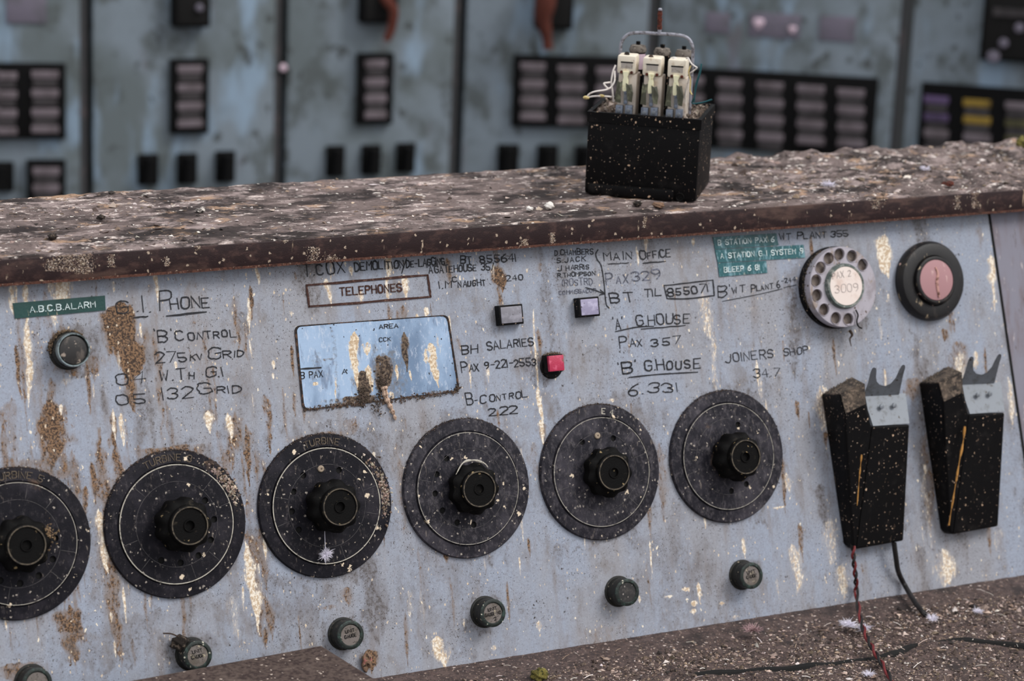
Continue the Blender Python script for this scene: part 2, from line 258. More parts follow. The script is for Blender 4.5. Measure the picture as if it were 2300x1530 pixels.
M['pink_wad'] = mat('pinkish fibre', lin(176, 146, 148), [dict(s=300, lo=.5, hi=.66, c=lin(124, 100, 98))], rough=.95)
M['moss'] = mat('olive moss', lin(128, 118, 60), [dict(s=400, lo=.45, hi=.62, c=lin(56, 58, 28)), dict(s=700, lo=.6, hi=.68, c=lin(150, 146, 90))], rough=.95, bump=1.)
M['twig'] = mat('dry twig', lin(56, 42, 34), [dict(s=300, lo=.5, hi=.66, c=lin(104, 84, 68))], rough=.9)
M['mud'] = mat('dark mud', lin(40, 33, 29), [dict(s=260, lo=.52, hi=.64, c=lin(110, 96, 84))], rough=.95, bump=1.)
M['plaster'] = mat('white plaster crumb', lin(226, 220, 214), [dict(s=260, lo=.55, hi=.7, c=lin(180, 168, 150))], rough=.9, bump=.8)
M['cabinet'] = mat('mottled grey green paint', lin(126, 137, 147), [
    dict(s=(5, 5, 4), lo=.40, hi=.60, c=lin(102, 111, 114), a=.95, d=4), dict(s=(14, 14, 11), lo=.50, hi=.66, c=lin(84, 90, 90), a=.85, d=4),
    dict(s=(11, 11, 4), lo=.55, hi=.68, c=lin(144, 166, 188), a=.8, d=3), dict(s=(30, 30, 24), lo=.62, hi=.70, c=lin(62, 64, 62), a=.75, d=2),
    dict(s=(26, 26, 7), lo=.62, hi=.72, c=lin(104, 96, 102), a=.6)], rough=.55, spec=.3)
M['seam'] = mat('dark door gap', lin(62, 62, 64), [dict(s=20, lo=.5, hi=.7, c=lin(84, 76, 78))], rough=.8)
M['ind_frame'] = mat('matt black frame', lin(9, 9, 10), [dict(s=40, lo=.6, hi=.8, c=lin(20, 19, 19))], rough=.8, spec=.15)
M['ind_light'] = mat('grimy legend strip', lin(112, 102, 108), [dict(s=30, lo=.45, hi=.65, c=lin(92, 83, 87))], rough=.7)
M['ind_mid'] = mat('dark grey legend lens', lin(60, 56, 58), [dict(s=30, lo=.45, hi=.65, c=lin(46, 42, 44))], rough=.7)  # lens plates are a darker grey than the pale strips
M['ind_purple'] = mat('purple legend strip', lin(92, 74, 110), [dict(s=30, lo=.45, hi=.65, c=lin(66, 54, 80))], rough=.7)
M['ind_yellow'] = mat('mustard legend strip', lin(142, 116, 44), [dict(s=30, lo=.45, hi=.65, c=lin(104, 84, 34))], rough=.7)
M['ind_olive'] = mat('olive legend strip', lin(82, 78, 50), [dict(s=30, lo=.45, hi=.65, c=lin(56, 54, 38))], rough=.7)
M['plate_mauve'] = mat('faded mauve nameplate', lin(110, 104, 118), [dict(s=30, lo=.45, hi=.65, c=lin(94, 92, 100))], rough=.7)
M['wall'] = mat('dim plaster', lin(70, 72, 74), [dict(s=3, lo=.4, hi=.7, c=lin(54, 55, 56))], rough=.9)
M['floor'] = mat('dusty concrete', lin(84, 80, 76), [dict(s=5, lo=.4, hi=.7, c=lin(60, 57, 54), d=8), dict(s=60, lo=.55, hi=.7, c=lin(104, 98, 92))], rough=.9)
M['console_side'] = mat('dark console carcass', lin(58, 46, 44), [dict(s=30, lo=.45, hi=.7, c=lin(40, 32, 31))], rough=.7)

# ---------------------------------------------------------------- mesh builder
class MB:
    def __init__(s): s.v = []; s.f = []; s.c = []; s.cur = None
    def add(s, V, Fs):
        o = len(s.v); s.v += [tuple(map(float, p)) for p in V]; s.f += [tuple(i+o for i in f) for f in Fs]
        if s.cur is not None: s.c += [s.cur]*len(Fs)
    def box(s, x0, x1, y0, y1, z0, z1, bev=0.):
        if not bev:
            V = [(x, y, z) for z in (z0, z1) for y in (y0, y1) for x in (x0, x1)]
            s.add(V, [(0, 2, 3, 1), (4, 5, 7, 6), (0, 1, 5, 4), (2, 6, 7, 3), (0, 4, 6, 2), (1, 3, 7, 5)]); return
        b = bmesh.new(); bmesh.ops.create_cube(b, size=1.)
        for v in b.verts: v.co = Vector(((x0+x1)/2+v.co.x*(x1-x0), (y0+y1)/2+v.co.y*(y1-y0), (z0+z1)/2+v.co.z*(z1-z0)))
        bmesh.ops.bevel(b, geom=b.edges[:], offset=bev, segments=2, profile=.6, affect='EDGES')
        b.verts.ensure_lookup_table(); s.add([v.co[:] for v in b.verts], [[v.index for v in f.verts] for f in b.faces]); b.free()
    def lathe(s, prof, n=64, c=(0, 0, 0), rf=None):        # prof: (r, h) along z; r 0 closes
        rings = []; V = []
        for r, h in prof:
            if r <= 1e-9: rings.append([len(V)]); V.append((c[0], c[1], c[2]+h)); continue
            idx = []
            for i in range(n):
                a = 2*PI*i/n; q = r*(rf(a, h) if rf else 1); idx.append(len(V)); V.append((c[0]+q*math.cos(a), c[1]+q*math.sin(a), c[2]+h))
            rings.append(idx)
        Fs = []
        for A, B in zip(rings, rings[1:]):
            for i in range(n):
                j = (i+1) % n
                if len(A) == 1 and len(B) == 1: continue
                if len(A) == 1: Fs.append((A[0], B[i], B[j]))
                elif len(B) == 1: Fs.append((A[i], A[j], B[0]))
                else: Fs.append((A[i], A[j], B[j], B[i]))
        s.add(V, [f[::-1] for f in Fs])
    def tube(s, pts, r, n=8, caps=True):
        P = [np.array(p, float) for p in pts]; rs = r if hasattr(r, '__len__') else [r]*len(P); V = []; up = None
        for i, p in enumerate(P):
            t = P[min(i+1, len(P)-1)]-P[max(i-1, 0)]; t = t/(np.linalg.norm(t)+1e-12)
            if up is None: up = np.array([0, 0, 1.]) if abs(t[2]) < .9 else np.array([1., 0, 0])
            a = up - t*(up @ t); a /= np.linalg.norm(a)+1e-12; up = a; b = np.cross(t, a)
            V += [p + rs[i]*(math.cos(2*PI*k/n)*a+math.sin(2*PI*k/n)*b) for k in range(n)]
        Fs = [(i*n+k, i*n+(k+1) % n, (i+1)*n+(k+1) % n, (i+1)*n+k) for i in range(len(P)-1) for k in range(n)]
        if caps: Fs += [tuple(range(n))[::-1], tuple((len(P)-1)*n+k for k in range(n))]
        s.add(V, Fs)
    def sheet(s, pts, off):             # a polygon of 3-D points given thickness along off
        n = len(pts); P = [np.array(p, float) for p in pts]; V = P+[p+np.array(off) for p in P]
        s.add(V, [tuple(range(n)), tuple(range(2*n-1, n-1, -1))]+[(i, n+i, n+(i+1) % n, (i+1) % n) for i in range(n)])
    def prism(s, outline, z0, z1, holes=()):        # flat piece with real holes through it
        loops = [list(outline)]+[list(h) for h in holes]; tri = geometry.tessellate_polygon([[Vector((p[0], p[1], 0)) for p in l] for l in loops])
        flat = [p for l in loops for p in l]; n = len(flat); V = [(p[0], p[1], z1) for p in flat]+[(p[0], p[1], z0) for p in flat]; Fs = []
        for a, b, c in tri:
            A, B, C_ = flat[a], flat[b], flat[c]
            if (B[0]-A[0])*(C_[1]-A[1])-(B[1]-A[1])*(C_[0]-A[0]) < 0: b, c = c, b
            Fs += [(a, b, c), (n+a, n+c, n+b)]
        o = 0
        for l in loops:
            m = len(l); Fs += [(o+i, n+o+i, n+o+(i+1) % m, o+(i+1) % m) for i in range(m)]; o += m
        s.add(V, Fs)
    def ribbon(s, pts, w, h=.0002, th=.00012):      # an ink stroke lying on the local z = h plane
        P = [np.array(p[:2], float) for p in pts]
        if len(P) == 1: P = [P[0], P[0]+[w*.3, 0]]
        V = []
        for i, p in enumerate(P):
            t = P[min(i+1, len(P)-1)]-P[max(i-1, 0)]; t = t/(np.linalg.norm(t)+1e-12); n = np.array([-t[1], t[0]])
            k = w*(.5+.09*math.sin(i*2.1+p[0]*900)); e_ = -t*w*.3 if i == 0 else (t*w*.3 if i == len(P)-1 else 0)
            q = p+e_; kk = k*.7 if i in (0, len(P)-1) else k
            for z in (h, h+th): V += [(*(q+n*kk), z), (*(q-n*kk), z)]
        Fs = [(0, 2, 3, 1)]
        for i in range(len(P)-1):
            a, b = i*4, i*4+4; Fs += [(a+2, b+2, b+3, a+3), (a, a+1, b+1, b), (a, b, b+2, a+2), (a+1, a+3, b+3, b+1)]
        z_ = (len(P)-1)*4; Fs.append((z_, z_+1, z_+3, z_+2)); s.add(V, Fs)
    def chip(s, c, r, flat=.6):
        a = np.array([(1, 0, 0), (-1, 0, 0), (0, 1, 0), (0, -1, 0), (0, 0, 1), (0, 0, -1)], float)
        a = a*(np.array([1, rng.uniform(.4, 1), flat])*rng.uniform(.6, 1.3, (6, 1)))+rng.normal(0, .18, (6, 3)); t = rng.uniform(0, 6.28)
        Rz = np.array([[math.cos(t), -math.sin(t), 0], [math.sin(t), math.cos(t), 0], [0, 0, 1]])
        s.add(a @ Rz.T*r+np.array(c), [(0, 2, 4), (2, 1, 4), (1, 3, 4), (3, 0, 4), (2, 0, 5), (1, 2, 5), (3, 1, 5), (0, 3, 5)])
    def build(s, name, m, parent=None, ang=35, smooth=True):
        me = bpy.data.meshes.new(name); me.from_pydata(s.v, [], s.f); me.update()
        if s.c:
            at = me.color_attributes.new('tint', 'FLOAT_COLOR', 'CORNER'); out = np.empty((len(me.loops), 4), np.float32); i = 0
            for f, c in zip(s.f, s.c): out[i:i+len(f)] = c; i += len(f)
            at.data.foreach_set('color', out.ravel())
        if smooth:
            me.shade_smooth(); me.set_sharp_from_angle(angle=math.radians(ang))
        return link(me, name, m, parent)
def link(me, name, m, parent=None):
    o = bpy.data.objects.new(name, me); COL.objects.link(o); me.materials.append(M[m] if isinstance(m, str) else m)
    if parent is not None: o.parent = parent
    return o
def tag(o, label=None, cat=None, group=None, kind=None):
    for k_, v in (('label', label), ('category', cat), ('group', group), ('kind', kind)):
        if v: o[k_] = v
    return o
def thing(name, matrix, label, cat, group=None):
    o = bpy.data.objects.new(name, None); COL.objects.link(o); o.matrix_world = matrix; o.empty_display_size = .02
    return tag(o, label, cat, group)
def copy_tree(o, parent=None):
    c = o.copy(); COL.objects.link(c); c.parent = parent
    for ch in list(o.children): copy_tree(ch, c)
    return c
def circle(r, n=48, c=(0, 0)): return [(c[0]+r*math.cos(2*PI*i/n), c[1]+r*math.sin(2*PI*i/n)) for i in range(n)]
def spline(pts, k=6):
    P = [np.array(p, float) for p in pts]; P = [2*P[0]-P[1]]+P+[2*P[-1]-P[-2]]; out = []
    for i in range(1, len(P)-2):
        for j in range(k):
            t = j/k; a, b, c, d_ = P[i-1:i+3]
            out.append(.5*((2*b)+(c-a)*t+(2*a-5*b+4*c-d_)*t*t+(3*b-a-3*c+d_)*t**3))
    return out+[P[-2]]

def shade(c, a, b): f = rng.uniform(a, b); return (c[0]*f, c[1]*f*rng.uniform(.96, 1.04), c[2]*f*rng.uniform(.94, 1.06), 1)
# value noise on a grid (for the height of crusts and the ragged edge of stains)
_lat = rng.random((256, 256))
def vnoise(x, y):
    xi = np.floor(x).astype(int); yi = np.floor(y).astype(int); fx = x-xi; fy = y-yi; fx = fx*fx*(3-2*fx); fy = fy*fy*(3-2*fy)
    g = lambda a, b: _lat[a % 256, b % 256]
    return (g(xi, yi)*(1-fx)+g(xi+1, yi)*fx)*(1-fy)+(g(xi, yi+1)*(1-fx)+g(xi+1, yi+1)*fx)*fy
def fbm(x, y, o=4):
    s_ = 0; a = .5
    for i in range(o): s_ = s_+a*vnoise(x*2**i+i*17.3, y*2**i+i*9.1); a *= .5
    return s_
def grid_mesh(name, x0, x1, y0, y1, step, zf=None, thick=.0, mask=None):
    nx = int((x1-x0)/step)+1; ny = int((y1-y0)/step)+1; xs = np.linspace(x0, x1, nx); ys = np.linspace(y0, y1, ny)
    X, Y = np.meshgrid(xs, ys, indexing='ij'); Z = zf(X, Y) if zf is not None else np.zeros_like(X)
    V = np.stack([X, Y, Z], -1).reshape(-1, 3); idx = np.arange(nx*ny).reshape(nx, ny)
    q = np.stack([idx[:-1, :-1], idx[1:, :-1], idx[1:, 1:], idx[:-1, 1:]], -1)
    q = q[mask((X[:-1, :-1]+X[1:, 1:])/2, (Y[:-1, :-1]+Y[1:, 1:])/2)].reshape(-1, 4) if mask is not None else q.reshape(-1, 4)
    if thick:                                                       # a rim and an underside so that the plate has depth
        ring = np.concatenate([idx[:, 0], idx[-1, 1:], idx[-2::-1, -1], idx[0, -2:0:-1]]); n0 = len(V)
        low = V[ring].copy(); low[:, 2] = V[:, 2].min()-thick; V = np.vstack([V, low]); m = len(ring); a = np.arange(m); b = (a+1) % m
        q = np.vstack([q, np.stack([ring[a], n0+a, n0+b, ring[b]], -1)]); cap = n0+np.arange(m)[::-1]
    me = bpy.data.meshes.new(name); nq = len(q); me.vertices.add(len(V)); me.vertices.foreach_set('co', V.astype(np.float32).ravel())
    extra = 1 if thick else 0; me.loops.add(nq*4+(len(cap) if extra else 0)); me.polygons.add(nq+extra)
    li = q.ravel(); ls = np.arange(nq)*4
    if extra: li = np.concatenate([li, cap]); ls = np.append(ls, nq*4)
    me.loops.foreach_set('vertex_index', li.astype(np.int32)); me.polygons.foreach_set('loop_start', ls.astype(np.int32))
    me.update(calc_edges=True); me.validate()
    return me, V
def stains(V, frame, streaks, me, h=0.):
    """streaks: (kind 0 brown / 1 cream / 2 grime, x, y top, y bottom, width in photo pixels, strength[, x at the bottom])"""
    A = np.zeros((len(V), 4), np.float32); A[:, 3] = 1
    for st in streaks:
        ch, x, yt, yb, w, a = st[:6]; xb = st[6] if len(st) > 6 else None
        p = frame.hit(x, yt, h); q = frame.hit(xb, yb, h) if xb is not None else None
        if q is None:
            q = frame.hit(x, yb, h); q[0] = p[0]
        W_ = abs(frame.hit(x+w/2, yt, h)[0]-frame.hit(x-w/2, yt, h)[0])/2
        L = p[1]-q[1]; s_ = (p[1]-V[:, 1])/L; ok = (s_ > -.1) & (s_ < 1.1) & (np.abs(V[:, 0]-(p[0]+q[0])/2) < W_*2.5+abs(p[0]-q[0])+.002)
        if not ok.any(): continue
        s1 = s_[ok]; x1 = V[ok, 0]; y1 = V[ok, 1]
        W_ = W_*1.3; jit = (fbm(x1*140+x, y1*60+w)-.47)*W_*1.6+(fbm(y1*40+x, x1*0+yt)-.47)*W_*.9
        d_ = np.abs(x1-(p[0]+(q[0]-p[0])*s1)+jit); prof = np.clip(s1*6+.35, 0, 1)*np.clip((1-s1)*2.2+.12, 0, 1)
        prof = np.where((s1 < -.05) | (s1 > 1.05), 0, prof)
        A[ok, ch] = np.maximum(A[ok, ch], a*np.clip(1.25-d_/(W_*np.maximum(prof, .05)), 0, 1)*(prof > 0))
    at = me.color_attributes.new('stain', 'FLOAT_COLOR', 'POINT')
    full = np.zeros((len(me.vertices), 4), np.float32); full[:, 3] = 1; full[:len(A)] = A[:len(me.vertices)]; at.data.foreach_set('color', full.ravel())

# ---------------------------------------------------------------- single-stroke lettering
GL = {'A': '002640 1232', 'B': '0006 ~0636454433 3303 ~03334241301000', 'C': '~4536160501103041', 'D': '0006 ~06264442200000', 'E': '46060040 0333', 'F': '460600 0333',
 'G': '~4536160501103041 414323', 'H': '0006 4046 0343', 'I': '0006', 'J': '~4641301001', 'K': '0006 4603 1440', 'L': '060040', 'M': '0006234640', 'N': '00064046',
 'O': '~26160501103041453626', 'P': '0006 ~063645443303', 'R': '0006 ~063645443303 2340', 'S': '~453616050413334241301001', 'T': '0646 2620', 'U': '~060110304146',
 'V': '062046', 'W': '0610243046', 'X': '0640 0046', 'Y': '0623 462320', 'Z': '06460040', '0': '~26160501103041453626', '1': '0006', '2': '~051636454400 0040',
 '3': '~05163645443323 ~23334241301001', '4': '30360242', '5': '460603 ~03334241301001', '6': '~4625030110304142331302', '7': '064610', '8': '~2616050413334241301001021333444536 3626',
 '9': '~4433130405163645444220', '-': '0333', '.': '0010', '/': '0048', "'": '0607', '(': '~1703021', 'c': '~3524130414'}
GL['('] = '~16050110'; GL[')'] = '~06151100'; GL['Q'] = GL['O']+' 2240'
def glyph(ch):
    out = []; mx = 0
    for st in GL[ch].split():
        sm = st[0] == '~'; st = st.lstrip('~'); P = [np.array((float(st[i]), float(st[i+1]))) for i in range(0, len(st), 2)]
        if ch == '.': P = [np.array((0, 0.)), np.array((.35, .15))]
        if sm:
            for _ in range(2):
                Q = [P[0]]
                for a, b in zip(P, P[1:]): Q += [a*.75+b*.25, a*.25+b*.75]
                P = Q+[P[-1]]
        mx = max(mx, max(p[0] for p in P)); out.append(P)
    return out, mx
def layout(text, jit=0.):       # unit cap height; lower case letters are small capitals; returns strokes and width
    x = 0; S_ = []
    for ch in text:
        if ch == ' ': x += .72; continue
        k_ = .66 if ch.islower() else 1.; up = ch.upper(); G, mx = glyph(up); k2 = k_*(1+random.uniform(-jit, jit)*.7)
        dy = random.uniform(-jit, jit)*.25; sh = random.uniform(-jit, jit)*.5
        wv = [(random.uniform(-jit, jit)*.16, random.uniform(-jit, jit)*.16) for _ in range(3)]
        for P in G: S_.append([(x+(p[0]/6*.95+sh*p[1]/6+wv[int(p[1]) % 3][0])*k2, (p[1]/6+wv[int(p[0]) % 3][1])*k2+dy) for p in P])
        x += (mx/6*.95+.27)*k_
    return S_, x-.27
def lettering(mb, text, p0, p1, cap, w, h=.0002, th=.00012, jit=0.):    # baseline from p0 to p1 in the frame's own plane
    St, wd = layout(text, jit); d_ = np.array(p1[:2])-np.array(p0[:2]); L = np.linalg.norm(d_); t = d_/L; n = np.array([-t[1], t[0]]); sx = L/wd
    for P in St:
        Q = [np.array(p0[:2])+t*p[0]*sx+n*p[1]*cap for p in P]
        mb.ribbon(Q, w, h, th)
def px_len(x, y, n, vertical=True, frame=PAN):
    a = frame.hit(x, y); b = frame.hit(x, y-n) if vertical else frame.hit(x+n, y); return np.linalg.norm(b-a)
# ---------------------------------------------------------------- the setting
def structure(name, mb, m): o = mb.build(name, m); o['kind'] = 'structure'; return o
b = MB(); b.box(-4, 6, -4, 5, -.05, 0); structure('floor', b, 'floor')

# background cabinets: a gently curved row, seams found where the photograph shows them
SEAM = [(-230, 4.23), (195, 4.30), (630, 4.43), (1027, 4.55), (1460, 4.60), (2020, 4.54), (2480, 4.46)]
PL = [(CAM+k_*ray(x, 250))[:2] for x, k_ in SEAM]
CABN = ['leftmost grey green cabinet, two columns of legend strips over a smaller strip window', 'grey green cabinet with one narrow strip window, left of the thin rusty cable',
        'grey green cabinet behind the thin rusty cable, one strip window over three switches', 'grey green cabinet behind the thick red cable, partly hidden by the relay box',
        'wide cabinet right of the relay box with mauve nameplates over many strips', 'rightmost cabinet, with purple and mustard legend strips']
CAB = []
for i in range(6):
    p, q = PL[i], PL[i+1]; L = np.linalg.norm(q-p); fr = Frame((p[0], p[1], 0), (q[0]-p[0], q[1]-p[1], 0), (0, 0, 1))
    t = thing('control_cabinet', fr.matrix(), CABN[i], 'cabinet', 'row of control cabinets along the back'); g = .0118
    b = MB(); b.box(g, L-g, .06, 2.0, -.10, 0, .004); b.build('door_panel', 'cabinet', t)
    b = MB(); b.box(0.03, L-.03, 0, .06, -.09, -.02); b.build('plinth', 'seam', t)
    b = MB(); b.box(L-g, L, .02, 1.98, -.03, -.006); b.build('door_gap', 'seam', t)
    CAB.append((t, fr, L))
def rect(fr, x0, y0, x1, y1):
    ym, xm = (y0+y1)/2, (x0+x1)/2
    return fr.hit(x0, ym)[0], fr.hit(x1, ym)[0], fr.hit(xm, y1)[1], fr.hit(xm, y0)[1]
def indicator(i, fx, cols):
    """fx: outline in the photo; cols: (left, right, [(centre y, material)...])"""
    t, fr, L = CAB[i]; a = rect(fr, *fx); a = (max(a[0], .012), min(a[1], L-.012), a[2], a[3]); b = MB(); b.box(*a, .0, .014, .002); w = b.build('indicator_window', 'ind_frame', t)
    for x0, x1, rows in cols:
        for y, m in rows:
            r_ = rect(fr, x0, y-9, x1, y+7); b = MB(); b.box(*r_, .013, .018, .0008); s_ = b.build('legend_strip', m, w)
            if m != 'ind_light': s_['label'] = {'ind_purple': 'purple legend strip', 'ind_yellow': 'mustard yellow legend strip', 'ind_olive': 'olive legend strip'}[m]
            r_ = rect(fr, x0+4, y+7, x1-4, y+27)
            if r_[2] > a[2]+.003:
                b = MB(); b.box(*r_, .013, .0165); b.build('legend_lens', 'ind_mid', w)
def switch(i, x0, y0, x1, y1):
    t, fr, L = CAB[i]; a = rect(fr, x0, y0, x1, y1); dx = (a[1]-a[0]); dy = a[3]-a[2]
    b = MB(); b.box(*a, 0, .01, .003); base = b.build('switch', 'ind_frame', t)
    b = MB(); V = [(a[0]+dx*u, a[2]+dy*v, h) for h, w in ((.009, 0), (.035, .06)) for u, v in ((.25+w, .1), (.75-w, .1), (.68-w, .92), (.32+w, .92))]
    b.add(V, [(3, 2, 1, 0), (4, 5, 6, 7)]+[(k, (k+1) % 4, 4+(k+1) % 4, 4+k) for k in range(4)]); b.build('switch_lever', 'ind_frame', base)
LI = 'ind_light'
indicator(0, (-70, 140, 147, 309), [(-55, 0, [(165, LI), (207, LI), (248, LI), (290, LI)]), (-18, 38, [(168, LI), (210, LI), (252, LI), (292, LI)]), (70, 131, [(165, LI), (207, LI), (250, LI), (288, LI)])])
indicator(0, (60, 357, 147, 520), [(73, 133, [(382, LI), (420, LI), (460, LI), (500, LI)])])
switch(0, -22, 362, 31, 428)
indicator(1, (379, 131, 465, 298), [(394, 450, [(153, LI), (195, LI), (236, LI), (275, LI)])])
for r_ in ((308, 345, 354, 414), (396, 343, 441, 412), (482, 338, 526, 408)): switch(1, *r_)
indicator(2, (798, 118, 879, 277), [(814, 862, [(141, LI), (182, LI), (219, LI), (256, LI)])])
for r_ in ((730, 326, 772, 396), (810, 324, 853, 392), (888, 320, 930, 386)): switch(2, *r_)
indicator(3, (1150, 124, 1420, 284), [(1166, 1222, [(147, LI), (187, LI), (225, LI), (260, LI)]), (1250, 1310, [(153, LI), (193, LI), (230, LI), (268, LI)]), (1336, 1394, [(158, LI), (198, LI), (236, LI)])])
for r_ in ((1116, 323, 1164, 388), (1205, 324, 1252, 390), (1290, 326, 1336, 392)): switch(3, *r_)
indicator(4, (1490, 160, 1968, 338), [(1524, 1582, [(178, LI), (218, LI), (256, LI), (296, LI)]), (1612, 1668, [(184, LI), (222, LI), (262, LI), (300, LI)]), (1700, 1760, [(191, LI), (230, LI), (268, LI), (306, LI)]),
                                      (1790, 1852, [(198, LI), (237, LI), (276, LI), (314, LI)]), (1880, 1942, [(206, LI), (245, LI), (283, LI), (320, LI)])])
P_, Y_, O_ = 'ind_purple', 'ind_yellow', 'ind_olive'
indicator(5, (2062, 197, 2470, 400), [(2076, 2132, [(222, P_), (262, P_), (298, LI), (338, LI)]), (2164, 2226, [(230, Y_), (268, Y_), (307, LI), (345, LI)]), (2258, 2322, [(236, LI), (276, O_), (312, O_), (350, LI)]), (2352, 2416, [(242, LI), (282, LI), (320, LI), (360, LI)])])
def instrument(i, x0, y0, x1, y1, extra=None):
    t, fr, L = CAB[i]; a = rect(fr, x0, y0, x1, y1); b = MB(); b.box(*a, 0, .03, .004); w = b.build('instrument_case', 'ind_frame', t)
    b = MB(); b.box(a[0]+.006, a[1]-.006, a[2]+.006, a[3]-.006, .029, .033, .002); b.build('instrument_face', 'hole', w)
    for px in extra or ():
        c = fr.hit(px[0], px[1]); b = MB(); b.lathe([(0, .033), (px[2], .033), (px[2]*.8, .040), (0, .042)], 20, (c[0], c[1], 0)); b.build('instrument_screw', 'plate_mauve', w)
instrument(1, 381, -75, 464, 57, [(437, 12, .007)]); instrument(2, 803, -75, 884, 48); instrument(3, 1200, -75, 1284, 62)
t, fr, L = CAB[5]
instrument(5, 2208, -60, 2380, 136, [(2255, 92, .009), (2232, 122, .012), (2290, 58, .009)])
b = MB(); b.box(*rect(fr, 2232, 16, 2345, 34), .033, .037); b.build('instrument_bar', 'ind_mid', t)
for i, r_ in ((0, (14, -14, 104, 52)), (4, (1585, 28, 1640, 74)), (4, (1682, 30, 1798, 84)), (4, (1840, 36, 1922, 92))):
    b = MB(); b.box(*rect(CAB[i][1], *r_), 0, .003, .001); b.build('nameplate', 'plate_mauve', CAB[i][0])
b = MB()
for x, y, r in ((1704, 52, .010), (1780, 66, .007)):
    c = CAB[4][1].hit(x, y); b.lathe([(0, .003), (r, .003), (r*.7, .007), (0, .008)], 20, (c[0], c[1], 0), lambda a, h: 1+.15*math.sin(3*a))
    b.build('dropping_spot', 'pink', CAB[4][0]); b = MB()
b = MB(); b.lathe([(0, 0), (.007, 0), (.006, .004), (0, .006)], 20, (*CAB[1][1].hit(636, 152)[:2], .0)); b.build('hinge_lug', 'pink', CAB[1][0])
# wall behind the cabinets
b = MB(); nx_ = PL[-1]-PL[0]; nx_ /= np.linalg.norm(nx_); ny_ = np.array([-nx_[1], nx_[0]]); p0 = PL[0]-nx_*2+ny_*.75; p1 = PL[-1]+nx_*2+ny_*.75
b.add([(*p0, 0), (*p1, 0), (*p1, 3.0), (*p0, 3.0), (*(p0+ny_*.1), 0), (*(p1+ny_*.1), 0), (*(p1+ny_*.1), 3.0), (*(p0+ny_*.1), 3.0)], [(0, 1, 2, 3), (7, 6, 5, 4), (0, 4, 5, 1), (1, 5, 6, 2), (2, 6, 7, 3), (3, 7, 4, 0)])
structure('wall_back', b, 'wall')
# cables dangling before the cabinets
def cab_pts(i, P): return [CAB[i][1].o+CAB[i][1].a*c[0]+CAB[i][1].b*c[1]+CAB[i][1].n*c[2] for c in (CAB[i][1].hit(x, y, h) for x, y, h in P)]
P = spline(cab_pts(2, [(850, -40, .02), (868, 0, .04), (884, 22, .05), (880, 60, .05), (868, 92, .05)]), 8); b = MB(); b.tube(P, [.011-.004*(i/len(P)) for i in range(len(P))], 10); o = b.build('dangling_cable', 'rust'); tag(o, 'thin rusty cable end dangling in front of a black instrument', 'cable', 'cables dangling before the cabinets')
P = spline(cab_pts(3, [(1222, -50, .05), (1226, 0, .06), (1220, 40, .06), (1228, 80, .06), (1231, 110, .06)]), 8); n_ = len(P); b = MB(); b.tube(P, [.014+.005*math.sin(i/n_*PI*1.6+.4) for i in range(n_)], 12); o = b.build('dangling_cable', 'rust'); tag(o, 'thick red cable end hanging above a double legend window', 'cable', 'cables dangling before the cabinets')

# ---------------------------------------------------------------- the console
con = thing('control_console', Matrix.Translation((.5, -.1, 0)), 'grimy pale blue sloping control console with handwritten notes and a dropping crusted shelf', 'console')
def sub(o, fr=None):                 # hangs a part built in a frame's coordinates under the console
    o.parent = con; o.matrix_parent_inverse = con.matrix_world.inverted()
    if fr is not None: o.matrix_world = fr.matrix()
    return o
con_inv = Matrix.Translation((-.5, .1, 0))
XL, XR = -.30, 1.55
